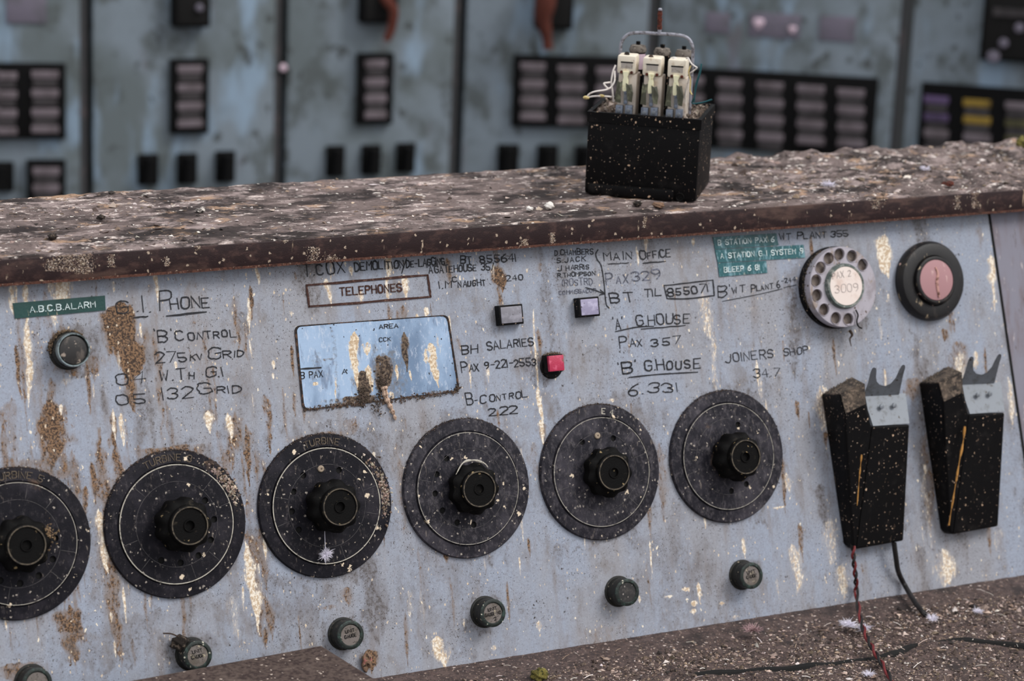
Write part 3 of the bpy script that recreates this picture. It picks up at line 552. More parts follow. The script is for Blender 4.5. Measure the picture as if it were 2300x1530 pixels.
# sloping panel with its stains
SEAM_T, SEAM_B = PAN.hit(2222, 487), PAN.hit(2300, 1023)
me, V = grid_mesh('panel_plate', XL+.1, 7.62*SP, V_BOT-.004, V_TOP+.004, .0009, None, .003)
B_, C_, G_ = 0, 1, 2
PANEL_STAINS = [
 # thick brown patches and runs
 (B_, 272, 684, 845, 70, 1.35, 290), (B_, 292, 820, 925, 24, .8), (B_, 108, 905, 1050, 62, .95, 128), (B_, 140, 1020, 1075, 20, .7), (B_, 152, 1365, 1490, 62, .8), (B_, 70, 1030, 1080, 90, .5),
 (B_, 224, 985, 1500, 44, .62), (B_, 206, 1040, 1130, 14, .8), (B_, 252, 930, 1010, 16, .9), (B_, 262, 1000, 1230, 26, .65), (B_, 236, 1180, 1290, 26, .85), (B_, 250, 1290, 1480, 20, .6),
 (B_, 520, 930, 1050, 36, .6), (B_, 552, 960, 1090, 20, .75), (B_, 560, 1200, 1420, 34, .6, 590), (B_, 600, 1340, 1440, 20, .65), (B_, 470, 920, 960, 34, .55), (B_, 500, 1020, 1090, 40, .55),
 (B_, 1113, 548, 720, 14, .6, 1130), (B_, 1114, 600, 656, 26, 1.0), (B_, 1122, 650, 720, 8, .6), (B_, 903, 688, 720, 24, .55), (B_, 1030, 760, 800, 14, .4), (B_, 1210, 740, 800, 14, .65),
 (B_, 1217, 950, 1005, 16, .8), (B_, 1192, 760, 800, 8, .6), (B_, 1640, 655, 780, 50, .25), (B_, 2130, 690, 750, 24, .5), (B_, 2150, 770, 860, 34, .5), (B_, 2075, 980, 1200, 26, .45),
 (B_, 790, 940, 975, 30, .5), (B_, 777, 1320, 1365, 30, .55), (B_, 825, 1462, 1512, 30, .95, 832), (B_, 735, 1360, 1372, 40, .5), (B_, 1790, 900, 945, 10, .85), (B_, 1080, 1220, 1250, 26, .5),
 (B_, 152, 770, 850, 95, .55), (B_, 205, 800, 860, 24, .5), (B_, 25, 900, 1040, 40, .4), (B_, 75, 1060, 1090, 110, .6), (B_, 40, 1490, 1530, 100, .6), (B_, 400, 1000, 1030, 170, .6), (B_, 730, 970, 990, 150, .5),
 (B_, 440, 640, 900, 70, .28), (B_, 520, 640, 920, 60, .25), (B_, 330, 640, 700, 50, .3), (B_, 60, 640, 1000, 60, .3), (B_, 130, 630, 700, 60, .4), (B_, 1240, 795, 815, 60, .7), (B_, 1145, 684, 690, 40, .5),
 (B_, 1330, 1410, 1450, 100, .3), (B_, 1480, 1000, 1180, 24, .4), (B_, 1200, 1000, 1100, 20, .4), (B_, 895, 1030, 1200, 24, .4), (B_, 1755, 1030, 1130, 24, .45), (B_, 1850, 880, 960, 40, .5), (B_, 2050, 850, 900, 40, .55),
 # grime round the fittings
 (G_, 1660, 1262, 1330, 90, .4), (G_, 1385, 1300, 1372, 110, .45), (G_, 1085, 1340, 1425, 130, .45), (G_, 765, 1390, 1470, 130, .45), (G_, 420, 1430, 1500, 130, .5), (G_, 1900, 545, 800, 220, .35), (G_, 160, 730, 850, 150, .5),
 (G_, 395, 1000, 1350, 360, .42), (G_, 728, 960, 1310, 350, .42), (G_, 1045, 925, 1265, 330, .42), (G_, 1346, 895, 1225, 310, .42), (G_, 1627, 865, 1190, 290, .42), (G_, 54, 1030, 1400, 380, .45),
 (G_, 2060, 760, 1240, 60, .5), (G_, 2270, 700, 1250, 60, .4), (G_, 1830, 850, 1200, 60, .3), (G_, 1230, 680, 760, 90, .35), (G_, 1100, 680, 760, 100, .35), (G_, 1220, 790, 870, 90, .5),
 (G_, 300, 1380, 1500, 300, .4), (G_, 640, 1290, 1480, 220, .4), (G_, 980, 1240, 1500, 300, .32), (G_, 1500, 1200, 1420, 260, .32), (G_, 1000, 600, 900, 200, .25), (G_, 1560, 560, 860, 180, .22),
 # cream and white bird droppings
 (C_, 26, 640, 720, 14, .9), (C_, 55, 640, 720, 16, .85), (C_, 60, 720, 910, 16, .85, 66), (C_, 135, 622, 690, 44, .85), (C_, 120, 680, 740, 14, .7), (C_, 350, 616, 680, 9, .85, 356), (C_, 315, 725, 760, 7, .9),
 (C_, 252, 920, 990, 8, .85), (C_, 272, 930, 1010, 12, .7), (C_, 222, 1150, 1290, 22, .9, 240), (C_, 276, 1320, 1400, 6, .9), (C_, 255, 1440, 1480, 8, .7), (C_, 468, 925, 975, 16, .95), (C_, 512, 930, 990, 16, .95),
 (C_, 475, 935, 945, 26, .9), (C_, 553, 1225, 1420, 24, 1., 585), (C_, 520, 1340, 1440, 24, .4), (C_, 555, 670, 745, 10, .8), (C_, 577, 600, 640, 8, .85), (C_, 614, 810, 830, 8, .9), (C_, 655, 700, 710, 8, .8),
 (C_, 735, 628, 690, 13, .9, 745), (C_, 737, 560, 640, 7, .6), (C_, 875, 572, 622, 18, .9), (C_, 868, 620, 680, 12, .7), (C_, 907, 618, 676, 14, 1.), (C_, 958, 690, 712, 10, 1.), (C_, 808, 650, 680, 16, .6), (C_, 787, 598, 618, 10, .9),
 (C_, 1060, 560, 700, 4, .4), (C_, 1197, 700, 900, 7, .7, 1210), (C_, 1208, 870, 950, 10, .9, 1218), (C_, 1216, 945, 1000, 13, .95), (C_, 1240, 795, 830, 6, .6), (C_, 1165, 680, 700, 8, .5), (C_, 1448, 520, 570, 9, .8), (C_, 1555, 535, 555, 7, .95),
 (C_, 1577, 660, 770, 26, .55, 1600), (C_, 1600, 760, 900, 18, .5, 1616), (C_, 1770, 560, 590, 14, .7), (C_, 1985, 528, 625, 26, 1.05), (C_, 1975, 540, 600, 10, .7), (C_, 2225, 575, 650, 20, .9), (C_, 2230, 640, 700, 8, .7), (C_, 1995, 660, 680, 6, .7),
 (C_, 1845, 870, 970, 30, .5), (C_, 1705, 840, 900, 12, .45), (C_, 1690, 690, 700, 30, .3), (C_, 1770, 1070, 1110, 14, .6), (C_, 1748, 1138, 1144, 26, .9), (C_, 1785, 1225, 1335, 24, .6), (C_, 1860, 1170, 1275, 34, .45), (C_, 1890, 1270, 1345, 26, .7),
 (C_, 2120, 1235, 1318, 44, .75), (C_, 2155, 790, 880, 26, .6), (C_, 2190, 790, 830, 14, .7), (C_, 2262, 850, 960, 16, .6), (C_, 2075, 1050, 1240, 16, .4), (C_, 2240, 1190, 1240, 26, .35), (C_, 988, 1430, 1502, 26, .95, 1000), (C_, 920, 1325, 1400, 14, .45),
 (C_, 945, 1330, 1400, 10, .4, 952), (C_, 1040, 1390, 1410, 5, .8), (C_, 1058, 1365, 1380, 4, .6), (C_, 1460, 1215, 1300, 4, .85, 1464), (C_, 1536, 1320, 1330, 14, .8), (C_, 1558, 1350, 1364, 16, .95), (C_, 1560, 1368, 1380, 14, .95), (C_, 1622, 1352, 1360, 10, .9),
 (C_, 1500, 1338, 1344, 22, .8), (C_, 1435, 1338, 1356, 7, .8), (C_, 1210, 1395, 1420, 12, .7), (C_, 1110, 1450, 1462, 14, .7), (C_, 1650, 1382, 1392, 14, .6), (C_, 1720, 900, 960, 6, .7), (C_, 1375, 895, 905, 26, .7), (C_, 1245, 1000, 1060, 4, .5), (C_, 150, 850, 865, 30, .5)]
r2 = np.random.default_rng(21)
for _ in range(190):
    x = r2.uniform(0, 2260)*(r2.random()**.35 if r2.random() < .4 else 1); y = r2.uniform(600-.07*x, 1480-.1*x); k = r2.random()
    if k < .42: PANEL_STAINS.append((C_, x, y, y+r2.uniform(8, 60), r2.uniform(3, 9), r2.uniform(.45, .95)))
    elif k < .80: PANEL_STAINS.append((B_, x, y, y+r2.uniform(15, 130), r2.uniform(4, 14), r2.uniform(.35, .8)))
    else: PANEL_STAINS.append((G_, x, y, y+r2.uniform(40, 260), r2.uniform(20, 80), r2.uniform(.3, .55)))
for _ in range(60):
    x = r2.uniform(0, 620); y = r2.uniform(640, 1300); PANEL_STAINS.append((B_, x, y, y+r2.uniform(60, 280), r2.uniform(5, 22), r2.uniform(.3, .6)))
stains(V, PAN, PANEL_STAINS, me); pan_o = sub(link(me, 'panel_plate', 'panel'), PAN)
# end panel past the seam
b = MB(); b.sheet([(SEAM_T[0]+(SEAM_B[0]-SEAM_T[0])*(SEAM_T[1]-v)/(SEAM_T[1]-SEAM_B[1])+.0015, v, .0006) for v in (V_TOP+.004, V_BOT-.004)]+[(XR, V_BOT-.004, .0006), (XR, V_TOP+.004, .0006)], (0, 0, -.004))
o = sub(b.build('end_panel', 'end_panel'), PAN); o['label'] = 'stained grey mauve end panel'
b = MB(); b.sheet([(SEAM_T[0]+(SEAM_B[0]-SEAM_T[0])*(SEAM_T[1]-v)/(SEAM_T[1]-SEAM_B[1])+dx, v, .0004) for v, dx in ((V_TOP+.004, -.0012), (V_BOT-.004, -.0012), (V_BOT-.004, .0018), (V_TOP+.004, .0018))], (0, 0, -.002)); sub(b.build('panel_joint', 'hole'), PAN)
# shelf on top
Y_F, Y_B = .04380754, .262
def shelf_z(X, Y):
    n = fbm(X*38+3, Y*50, 4)-.45; n2 = fbm(X*140, Y*150+9, 3)-.45
    right = np.clip((X-.66)*4, 0, 1); left = np.clip((.28-X)*3, 0, .8)
    return np.maximum(n, -.05)*(.004+.012*right+.005*left)+n2*(.0016+.002*right)
me, V = grid_mesh('top_shelf', XL, XR, Y_F, Y_B, .0022, shelf_z, .016); sub(link(me, 'top_shelf', 'shelf'), TOP)
b = MB(); b.box(XL, XR, Y_F-.0025, Y_F, -.0195, -.0005, .0006); sub(b.build('edge_strip', 'strip'), TOP)
b = MB(); b.box(XL, XR, Y_F-.0032, Y_F, -.0212, -.0192); sub(b.build('rusty_lip', 'rust_line'), TOP)
# ledge below and carcass
def ledge_z(X, Y):
    far = np.clip((-.075-Y)*14, 0, 1); return far*(.002+(fbm(X*26, Y*30, 4)-.4)*.014)+(fbm(X*160, Y*160, 2)-.45)*.0012
me, V = grid_mesh('ledge_board', XL, XR, -.62, -.036, .004, ledge_z, .02); sub(link(me, 'ledge_board', 'ledge'), LED)
b = MB(); b.box(XL, XR, .062, .255, .0, TOP_Z-.02); b.box(XL+.02, XR-.02, -.56, .05, 0, LEDGE_Z-.024); o = sub(b.build('carcass', 'console_side'))

STR = Frame((0, Y_F-.0025, 0), (1, 0, 0), (0, 0, 1)); b = MB()
for x, y, w, l, n_ in ((118, 596, 26, 26, 50), (150, 590, 40, 40, 110), (190, 592, 34, 46, 110), (250, 585, 14, 30, 30), (375, 588, 10, 22, 24), (705, 575, 22, 40, 70), (745, 585, 24, 26, 60), (1178, 545, 12, 14, 40), (1240, 536, 10, 26, 40), (1448, 500, 8, 26, 24), (1970, 455, 20, 30, 50), (2150, 455, 12, 30, 40), (2190, 450, 12, 36, 50), (640, 540, 8, 14, 16), (445, 552, 10, 20, 20)):
    for _ in range(n_*4):
        c = STR.hit(x+rng.normal(0, w*.34), y+rng.uniform(-.5, .5)*l); c[1] = min(max(c[1], TOP_Z-.0205), TOP_Z-.0005); b.cur = shade(((.55, .46, .38), (.36, .26, .19), (.24, .17, .13))[int(rng.integers(3))], .6, 1.3); b.chip((c[0], c[1], .0), rng.uniform(.0002, .0009), .3)
o = sub(b.build('dried_droppings', 'crust', ang=10), STR); o['kind'] = 'stuff'
# nameplate border, display window
def poly_px(P, h=0.): return [PAN.hit(x, y, h) for x, y in P]
NP = [(688, 641), (960, 618), (967, 667), (694, 689)]
b = MB(); q = poly_px(NP); b.ribbon(spline([q[0], q[0]*.5+q[1]*.5, q[1]], 6), .0016, .0002, .0004)
for i in range(4): b.ribbon([q[i]*(1-k/8)+q[(i+1) % 4]*k/8+rng.normal(0, .00012, 3) for k in range(9)], .0019, .0002, .0005)
sub(b.build('nameplate_border', 'rust_ink'), PAN)
b = MB(); lettering(b, 'TELEPHONES', PAN.hit(764, 664), PAN.hit(902, 654), px_len(830, 660, 17), .0015, .0003, .0002); o = sub(b.build('nameplate_lettering', 'rust_ink'), PAN); o['label'] = 'rust red engraved word TELEPHONES'
WC = [(660, 732), (1006, 707), (1032, 879), (679, 923)]
def round_poly(Q, r, n=6):
    out = []
    for i in range(len(Q)):
        a, c, d_ = Q[i-1][:2], Q[i][:2], Q[(i+1) % len(Q)][:2]; u = (a-c)/np.linalg.norm(a-c); w = (d_-c)/np.linalg.norm(d_-c)
        for k in range(n+1):
            t = k/n; out.append((c+u*r)*(1-t)**2+2*t*(1-t)*c+(c+w*r)*t*t)
    return out
q = [np.array(p) for p in poly_px(WC)]; rp = round_poly(q, .006)[::-1]; cen = sum(p[:2] for p in q)/4
inn = [cen+(p-cen)*(1-.0012/np.linalg.norm(p-cen)*1.5) for p in rp]
b = MB(); b.prism([tuple(p) for p in rp], .0, .0011, [[tuple(p) for p in inn][::-1]]); sub(b.build('display_gasket', 'gasket'), PAN)
ip = np.array(inn)
def inside(X, Y):
    r = np.ones_like(X, bool)
    for i in range(len(ip)):
        a, c = ip[i], ip[(i+1) % len(ip)]; r &= ((c[0]-a[0])*(Y-a[1])-(c[1]-a[1])*(X-a[0])) < 0
    return r
if not inside(np.array([cen[0]]), np.array([cen[1]]))[0]: ip = ip[::-1]
lo, hi = ip.min(0), ip.max(0); me, V = grid_mesh('display_glass', lo[0]-.002, hi[0]+.002, lo[1]-.002, hi[1]+.002, .0008, None, 0, inside)
stains(V, PAN, [(C_, 795, 750, 870, 22, .95, 805), (C_, 818, 770, 800, 24, .7), (C_, 830, 820, 880, 14, .7, 836), (C_, 965, 775, 870, 18, .9, 985), (C_, 955, 790, 820, 10, .6), (C_, 890, 820, 858, 7, .85), (C_, 920, 830, 860, 6, .8, 926), (C_, 985, 750, 800, 10, .4),
  (C_, 706, 858, 868, 14, .8), (C_, 750, 845, 900, 8, .5), (B_, 905, 750, 835, 16, .95, 914), (B_, 855, 800, 870, 34, .8, 862), (B_, 815, 835, 905, 30, 1., 818), (B_, 860, 850, 880, 40, .9), (B_, 800, 890, 912, 160, .7), (B_, 960, 880, 890, 150, .5), (B_, 750, 905, 925, 150, .7),
  (B_, 728, 805, 812, 26, .4), (G_, 745, 730, 910, 16, .4), (G_, 880, 790, 900, 60, .5), (G_, 700, 790, 860, 60, .4), (G_, 840, 770, 890, 40, .45), (C_, 880, 880, 905, 12, .6)], me, .0008)
for p in V: pass
gl_o = link(me, 'display_glass', 'glass'); sub(gl_o, Frame(PAN.o+PAN.n*.0008, PAN.a, PAN.b)); gl_o['label'] = 'bluish streaked display window glass'
b = MB()
for P in ([(862, 868), (868, 895), (880, 920), (889, 944)],):
    s_ = spline([np.array(PAN.hit(x, y, .0016)) for x, y in P], 6); b.tube(s_, [.003*(1-.7*i/len(s_))+.0006*math.sin(i*2.) for i in range(len(s_))], 8)
sub(b.build('hanging_dropping', mat('pinkish dried dropping', lin(196, 168, 148), [dict(s=300, lo=.5, hi=.64, c=lin(120, 92, 74))], rough=.9, bump=.8)), PAN)
b = MB()
for _ in range(420):
    t = rng.random(); x = 682+t*346; y = 921-t*40+rng.normal(0, 3); c = PAN.hit(x, y, .001); b.cur = shade((.09, .06, .045), .5, 1.5); b.chip(c, rng.uniform(.0004, .0013))
for cx_, cy_, n_, sg in ((815, 890, 160, 9), (858, 862, 130, 9), (850, 905, 60, 14), (1028, 872, 30, 5)):
    for _ in range(n_): c = PAN.hit(cx_+rng.normal(0, sg*.7), cy_+rng.normal(0, sg*1.2), .0015); b.cur = shade((.07, .05, .038), .4, 1.5); b.chip(c, rng.uniform(.0005, .0014))
o = sub(b.build('dirt_crust', 'crust', ang=10), PAN); o['kind'] = 'stuff'

# embossed tapes
def tape(corners, m, texts, label, cap):
    q = poly_px(corners); b = MB(); rows = 14; top = [q[0]*(1-k/rows)+q[1]*k/rows for k in range(rows+1)]; bot = [q[3]*(1-k/rows)+q[2]*k/rows for k in range(rows+1)]
    V = []
    for k in range(rows+1):
        for P in (top[k], bot[k]):
            for z in (.0002, .0009+.0002*math.sin(k*1.7)): V.append((P[0], P[1], z))
    Fs = [(0, 1, 3, 2), (rows*4, rows*4+2, rows*4+3, rows*4+1)]
    for k in range(rows):
        a, c = k*4, k*4+4; Fs += [(a+1, c+1, c+3, a+3), (a, a+2, c+2, c), (a, c, c+1, a+1), (a+2, a+3, c+3, c+2)]
    b.add(V, [f[::-1] for f in Fs]); o = sub(b.build('label_tape', m), PAN); o['label'] = label
    b = MB()
    for tx, x0, y0, x1, y1, w in texts: lettering(b, tx, PAN.hit(x0, y0), PAN.hit(x1, y1), px_len(x0, y0, cap*.86), px_len(x0, y0, w*.85), .0011, .0004)
    l = b.build('embossed_lettering', 'tape_text', o); l.matrix_parent_inverse = Matrix()
tape([(28, 681), (235, 664), (237, 697), (33, 716)], 'tape_dark', [('A.B.C.B.ALARM', 67, 702, 213, 690, 3)], 'dark green embossed tape reading A.B.C.B. ALARM', 15)
tape([(1600, 533), (1743, 524), (1748, 551), (1605, 560)], 'tape', [('B STATION PAX 6', 1611, 551, 1737, 543, 2.6)], 'green embossed tape, top of three, reading B STATION PAX 6', 13)
tape([(1605, 561), (1804, 550), (1808, 579), (1611, 590)], 'tape', [('A STATION G I SYSTEM 9', 1617, 581, 1802, 569, 2.6)], 'green embossed tape, longest of three, reading A STATION G I SYSTEM', 13)
tape([(1611, 591), (1720, 586), (1723, 613), (1615, 622)], 'tape', [('BLEEP 6 81', 1625, 612, 1704, 606, 2.6)], 'green embossed tape, lowest of three, reading BLEEP', 13)

# handwriting in marker ink
def note(texts, lines=(), m='ink', label=None):
    b = MB()
    for tx, x0, y0, x1, y1, cap, w in texts: lettering(b, tx, PAN.hit(x0, y0), PAN.hit(x1, y1), px_len(x0, y0, cap*.95), px_len(x0, y0, w*.95), .0003, .0001, .20)
    for w, P in lines: b.ribbon(spline([PAN.hit(x, y) for x, y in P], 5) if len(P) > 2 else [PAN.hit(P[0][0]+(P[1][0]-P[0][0])*k/6, P[0][1]+(P[1][1]-P[0][1])*k/6+random.uniform(-.8, .8)) for k in range(7)], px_len(P[0][0], P[0][1], w*.85), .0003, .0001)
    o = sub(b.build('handwritten_lettering', m), PAN); o['label'] = label
    if m == 'glassink': pass
    return o
note([('G.1.', 262, 704, 338, 700, 34, 3), ('P', 359, 700, 386, 697, 44, 3.4), ('HONE', 383, 694, 471, 690, 24, 3.8)], [(4.2, [(300, 714), (332, 711)]), (5, [(374, 710), (463, 701)])], label='heading G.I. PHONE in black marker')
note([("'B'", 346, 769, 384, 766, 27, 3.4), ('Control', 395, 766, 528, 756, 26, 3.2), ('275kv', 351, 815, 453, 809, 22, 3.2), ('Grid', 468, 807, 545, 801, 24, 3.2), ('04', 263, 864, 322, 860, 24, 3), ('W.Th', 359, 856, 434, 851, 26, 3.6), ('G.1', 462, 848, 501, 845, 21, 3),
      ('05', 263, 909, 327, 905, 23, 3), ('132', 366, 898, 434, 893, 26, 3), ('Grid', 446, 887, 536, 881, 24, 3)], label='list of four grid numbers in black marker')
note([('T.COX', 682, 620, 773, 614, 27, 3.6), ('DEMOLITION', 797, 609, 908, 601, 18, 3.6), ('DE-LAGGING', 913, 601, 999, 594, 16, 3.4), ('BT 855641', 1034, 592, 1158, 587, 17, 3.2)], [(3, [(913, 581), (907, 598), (902, 614)])], label='top note about demolition and de-lagging with number 855641')
note([("'A'GATEHOUSE 357", 960, 614, 1110, 606, 15, 3), ('1.M', 987, 648, 1014, 646, 17, 3), ('c', 1017, 634, 1025, 633, 18, 2.4), ('NAUGHT', 1029, 645, 1091, 641, 14, 3), ('240', 1138, 632, 1175, 629, 13, 2.4)], label="note reading 'A' GATEHOUSE 357 with a name and 240 below")
note([('BH', 1038, 796, 1072, 792, 18, 3), ('SALARIES', 1095, 787, 1198, 775, 18, 3), ('Pax', 1037, 836, 1073, 834, 23, 3), ('9-221-2553', 1089, 829, 1204, 820, 17, 3)], label='note reading BH SALARIES PAX 9-221-2553')
note([('B', 1049, 910, 1062, 908, 25, 2.8), ('Control', 1078, 906, 1181, 892, 22, 2.8), ('222', 1099, 934, 1161, 929, 17, 3.2)], [(2.4, [(1066, 900), (1072, 899)])], label='note reading B CONTROL 222')
note([('D.CHAMBERS', 1246, 574, 1332, 571, 13, 2.4), ('S.JACK', 1251, 591, 1315, 586, 12, 2.4), ('J HARRIS', 1253, 609, 1323, 604, 11, 2.2), ('R.THOMPSON', 1253, 623, 1336, 618, 9, 2.2)], label='list of four names in small black capitals')
note([('(ROSTRD', 1263, 643, 1331, 639, 15, 1.8), ('COMMISSACOR', 1256, 662, 1339, 656, 9, 1.8)], m='ink_faint', label='two faint lines below the list of names')
note([], [(3.2, [(1343, 561), (1338, 570), (1341, 583), (1350, 597), (1356, 632), (1359, 665), (1362, 685), (1368, 692)]), (3, [(1315, 646), (1336, 652), (1356, 660)]), (3, [(1348, 651), (1358, 660)]), (3, [(1346, 663), (1358, 660)])], label='long bracket line with an arrow')
note([('MAIN', 1357, 585, 1421, 582, 18, 3.2), ('O', 1438, 583, 1452, 582, 21, 3.2), ('FFICE', 1455, 581, 1504, 577, 16, 3.2)], [(2.6, [(1366, 593), (1412, 591)]), (3.4, [(1444, 591), (1495, 587)])], label='underlined heading MAIN OFFICE')
note([('Pax', 1362, 638, 1408, 635, 29, 3), ('329', 1421, 632, 1482, 626, 20, 3)], m='ink_faint', label='note reading PAX 329')
note([('BT', 1371, 681, 1426, 677, 25, 3.6), ('TIL', 1447, 667, 1484, 664, 16, 3.4), ('855071', 1500, 666, 1590, 656, 18, 3.6)], [(3.4, [(1491, 642), (1601, 629)]), (3.8, [(1601, 629), (1604, 664)]), (3.8, [(1604, 664), (1545, 671), (1498, 671)]), (3.4, [(1498, 671), (1491, 642)])], label='note with boxed number 855071')
note([("'B'", 1606, 670, 1640, 666, 26, 3), ('WT', 1646, 660, 1674, 656, 16, 2.8), ('P', 1687, 657, 1698, 656, 20, 2.8), ('LANT', 1699, 653, 1737, 648, 12, 2.8), ('6', 1746, 648, 1753, 646, 18, 2.4), ('-244', 1756, 636, 1786, 632, 10, 2.4)], [(2, [(1622, 677), (1700, 662), (1756, 649)]), (2, [(1760, 646), (1788, 640)])], label="underlined note reading 'B' WT PLANT 6-244")
note([("'A'", 1379, 740, 1400, 738, 26, 3.6), ('G.HOUSE', 1430, 732, 1548, 725, 22, 3.2)], [(3.2, [(1382, 745), (1430, 735), (1468, 733)]), (3.2, [(1440, 740), (1539, 731)])], label="underlined heading 'A' G.HOUSE")
note([('Pax', 1392, 783, 1440, 777, 27, 3), ('357', 1463, 778, 1530, 772, 19, 3.2)], label='note reading PAX 357')
note([("'B'", 1390, 840, 1430, 836, 26, 4), ('G.HOUSE', 1449, 833, 1572, 826, 22, 3.8)], [(3.4, [(1412, 848), (1480, 841), (1567, 836)])], label="underlined heading 'B' G.HOUSE")
note([('6', 1412, 891, 1434, 889, 29, 3.2), ('.331', 1442, 884, 1522, 880, 22, 3)], label='note reading 6.331')
note([('JOINERS', 1630, 816, 1737, 803, 20, 2.6), ('SHOP', 1761, 800, 1816, 793, 17, 2.6), ('34.7', 1693, 849, 1751, 844, 19, 2.8)], label='note reading JOINERS SHOP 34.7')
note([('WT PLANT', 1752, 539, 1856, 534, 14, 3), ('355', 1866, 533, 1904, 530, 13, 2.8)], label='note reading WT PLANT 355 above the telephone dial')
b = MB()
for tx, x0, y0, x1, y1, cap, w in (('AREA', 851, 739, 893, 736, 9, 2.2), ('B PAX', 675, 851, 724, 847, 14, 2.2), ('A', 768, 840, 779, 839, 11, 2.2), ('CCK', 851, 768, 877, 766, 9, 1.6)): lettering(b, tx, PAN.hit(x0, y0), PAN.hit(x1, y1), px_len(x0, y0, cap), px_len(x0, y0, w), .0012, .0001, .08)
b.ribbon([PAN.hit(675+45*k/6, 829-3*k/6) for k in range(7)], .0014, .0012, .0001)
o = sub(b.build('handwritten_lettering', 'ink'), PAN); o['label'] = 'small lettering on the display window'
# ---------------------------------------------------------------- six rotary selectors
R_D = .4572477*SP
def annulus(r0, r1, z, h=.0002, n=72):
    b = MB(); b.lathe([(r0, z), (r1, z), (r1, z+h), (r0, z+h), (r0, z)][::-1], n); return b
DIALS = [('TURBINE 5', [(302, 752), (288, 865), (212, 955), (110, 997), (2, 982)], 'Z1', 'leftmost round black dial, cut by the picture edge, with scraped lettering'),
         ('TURBINE 3', [(880, 872), (985, 885), (1083, 845), (1118, 545), (1168, 648), (1150, 760)], 'Z1', 'second round black dial from the left, lettered TURBINE 3, crusted at upper right'),
         ('TURBINE', [(440, 408), (635, 380), (388, 497), (378, 605), (415, 705)], 'Z2', 'round black dial below the display window with a white feather hanging on it'),
         ('', [(1222, 316), (1168, 402), (1160, 507), (1200, 600), (1280, 665), (1370, 677)], 'Z2', 'round black dial below the note reading 222, fourth from the left'),
         ('E 4', [(693, 322), (850, 303)], 'Z3', 'round black dial with white lettering E 4, second from the right'),
         ('', [(330, 323), (370, 603), (300, 635)], 'Z4', 'rightmost round black dial, beside the handset cradles')]
ZZ = {'Z1': (0, 900, 2.428), 'Z2': (500, 900, 2.428), 'Z3': (1000, 850, 2.25), 'Z4': (1500, 800, 2.096)}
for i, (tx, holes, zk, label) in enumerate(DIALS):
    X0 = i*SP+(.0006 if i == 5 else 0); t = thing('rotary_selector', PAN.matrix((X0, 0, 0)), label, 'dial', 'rotary selectors in a row on the panel')
    kz = (1.22, 1.44, 1.32, 1., 1.02, 1.32)[i]
    b = MB(); b.lathe([(0, 0), (R_D, 0), (R_D, .0020), (R_D-.0009, .0034), (.0490, .0044), (.0481, .0034), (0, .0034)], 96); DM = 'dial' if i < 3 else 'dial_dusty'; b.build('dial_plate', DM, t)
    ox, oy, sc = ZZ[zk]; hl = []
    for hx, hy in holes:
        p = PAN.hit(ox+hx/sc, oy+hy/sc, .0056)-np.array([X0, 0, 0]); a = math.atan2(p[1], p[0]); r = min(max(np.linalg.norm(p[:2]), .030), .0395); hl.append((r*math.cos(a), r*math.sin(a)))
    b = MB(); b.prism(circle(.0479, 96), .0030, .0056, [circle(.0027, 16, c)[::-1] for c in hl]); b.build('inner_disc', DM, t, smooth=False)
    b = MB()
    for c in hl: b.lathe([(.00265, .0037), (0, .0037)][::-1], 16, (c[0], c[1], 0))
    b.build('drilled_holes', 'hole', t)
    annulus(.0471, .0479 if i in (1, 2) else .0475, .0056).build('engraved_circle', 'engrave', t)
    b = annulus(.0340, .0343, .0056)
    for k in range(12):
        a = k*PI/6+.26
        if (k*7+i) % 3: b.ribbon([(r*math.cos(a), r*math.sin(a)) for r in (.0350, .040, .0462)], .0004, .0056)
    b.build('engraved_scale', 'faint', t)
    if tx:
        b = MB(); St, wd = layout(tx, .03); cap = .0052 if i != 4 else .0046; r0 = .0507; span = (wd*cap*1.05)/r0; amid = {0: 1.47, 1: 1.62, 2: 1.56, 4: 1.36}[i]
        for P in St: b.ribbon([((r0+p[1]*cap)*math.cos(amid+span/2-p[0]*cap*1.05/r0), (r0+p[1]*cap)*math.sin(amid+span/2-p[0]*cap*1.05/r0)) for p in P], .0009, .0045)
        b.build('dial_lettering', 'engrave' if i == 4 else 'letter', t)
    k_ = MB(); ph = i*.3; k_.lathe([(.0165, .0056), (.0170, .0085), (.0205, .0090), (.0212, .0105), (.0210, .0190), (.0190, .0212), (.0165, .0225), (0, .0225)], 108, (0, 0, 0), lambda a, h: 1+.055*math.cos(9*a+ph) if .0088 < h < .0215 else 1.)
    k_.v = [(x, y, .0056+(z-.0056)*kz) for x, y, z in k_.v]; kn = k_.build('fluted_knob', 'knob', t); up_ = lambda m_: setattr(m_, 'v', [(x, y, .0056+(z-.0056)*kz) for x, y, z in m_.v]) or m_
    c = MB(); c.lathe([(.0160, .0220), (.0160, .0262), (.0152, .0268), (.0140, .0268), (.0134, .0261), (.0052, .0261), (.0048, .0268), (.0040, .0268), (.0036, .0246), (0, .0246)], 64); up_(c).build('knob_cap', 'knob', kn)
    up_(annulus(.0141, .0151, .0268, .00015)).build('worn_rim', 'knob_rim', kn)
    b = MB()
    n_ = (1500, 1700, 1600, 1300, 1500, 1300)[i]
    for _ in range(n_):
        a = PI/2+rng.normal(0, .55 if i != 1 else .7)+(.1 if i != 1 else 0); r = R_D-abs(rng.normal(0, .0036))+.0005; s_ = rng.uniform(.4, 1.35)
        b.cur = (*[v*s_ for v in ((.075, .050, .038), (.13, .09, .07), (.035, .026, .022))[int(rng.integers(3))]], 1); b.chip((r*math.cos(a), r*math.sin(a), .0030 if r < R_D else .0008), rng.uniform(.0002, .0006)*(1.8 if rng.random() < .10 else 1), .8)
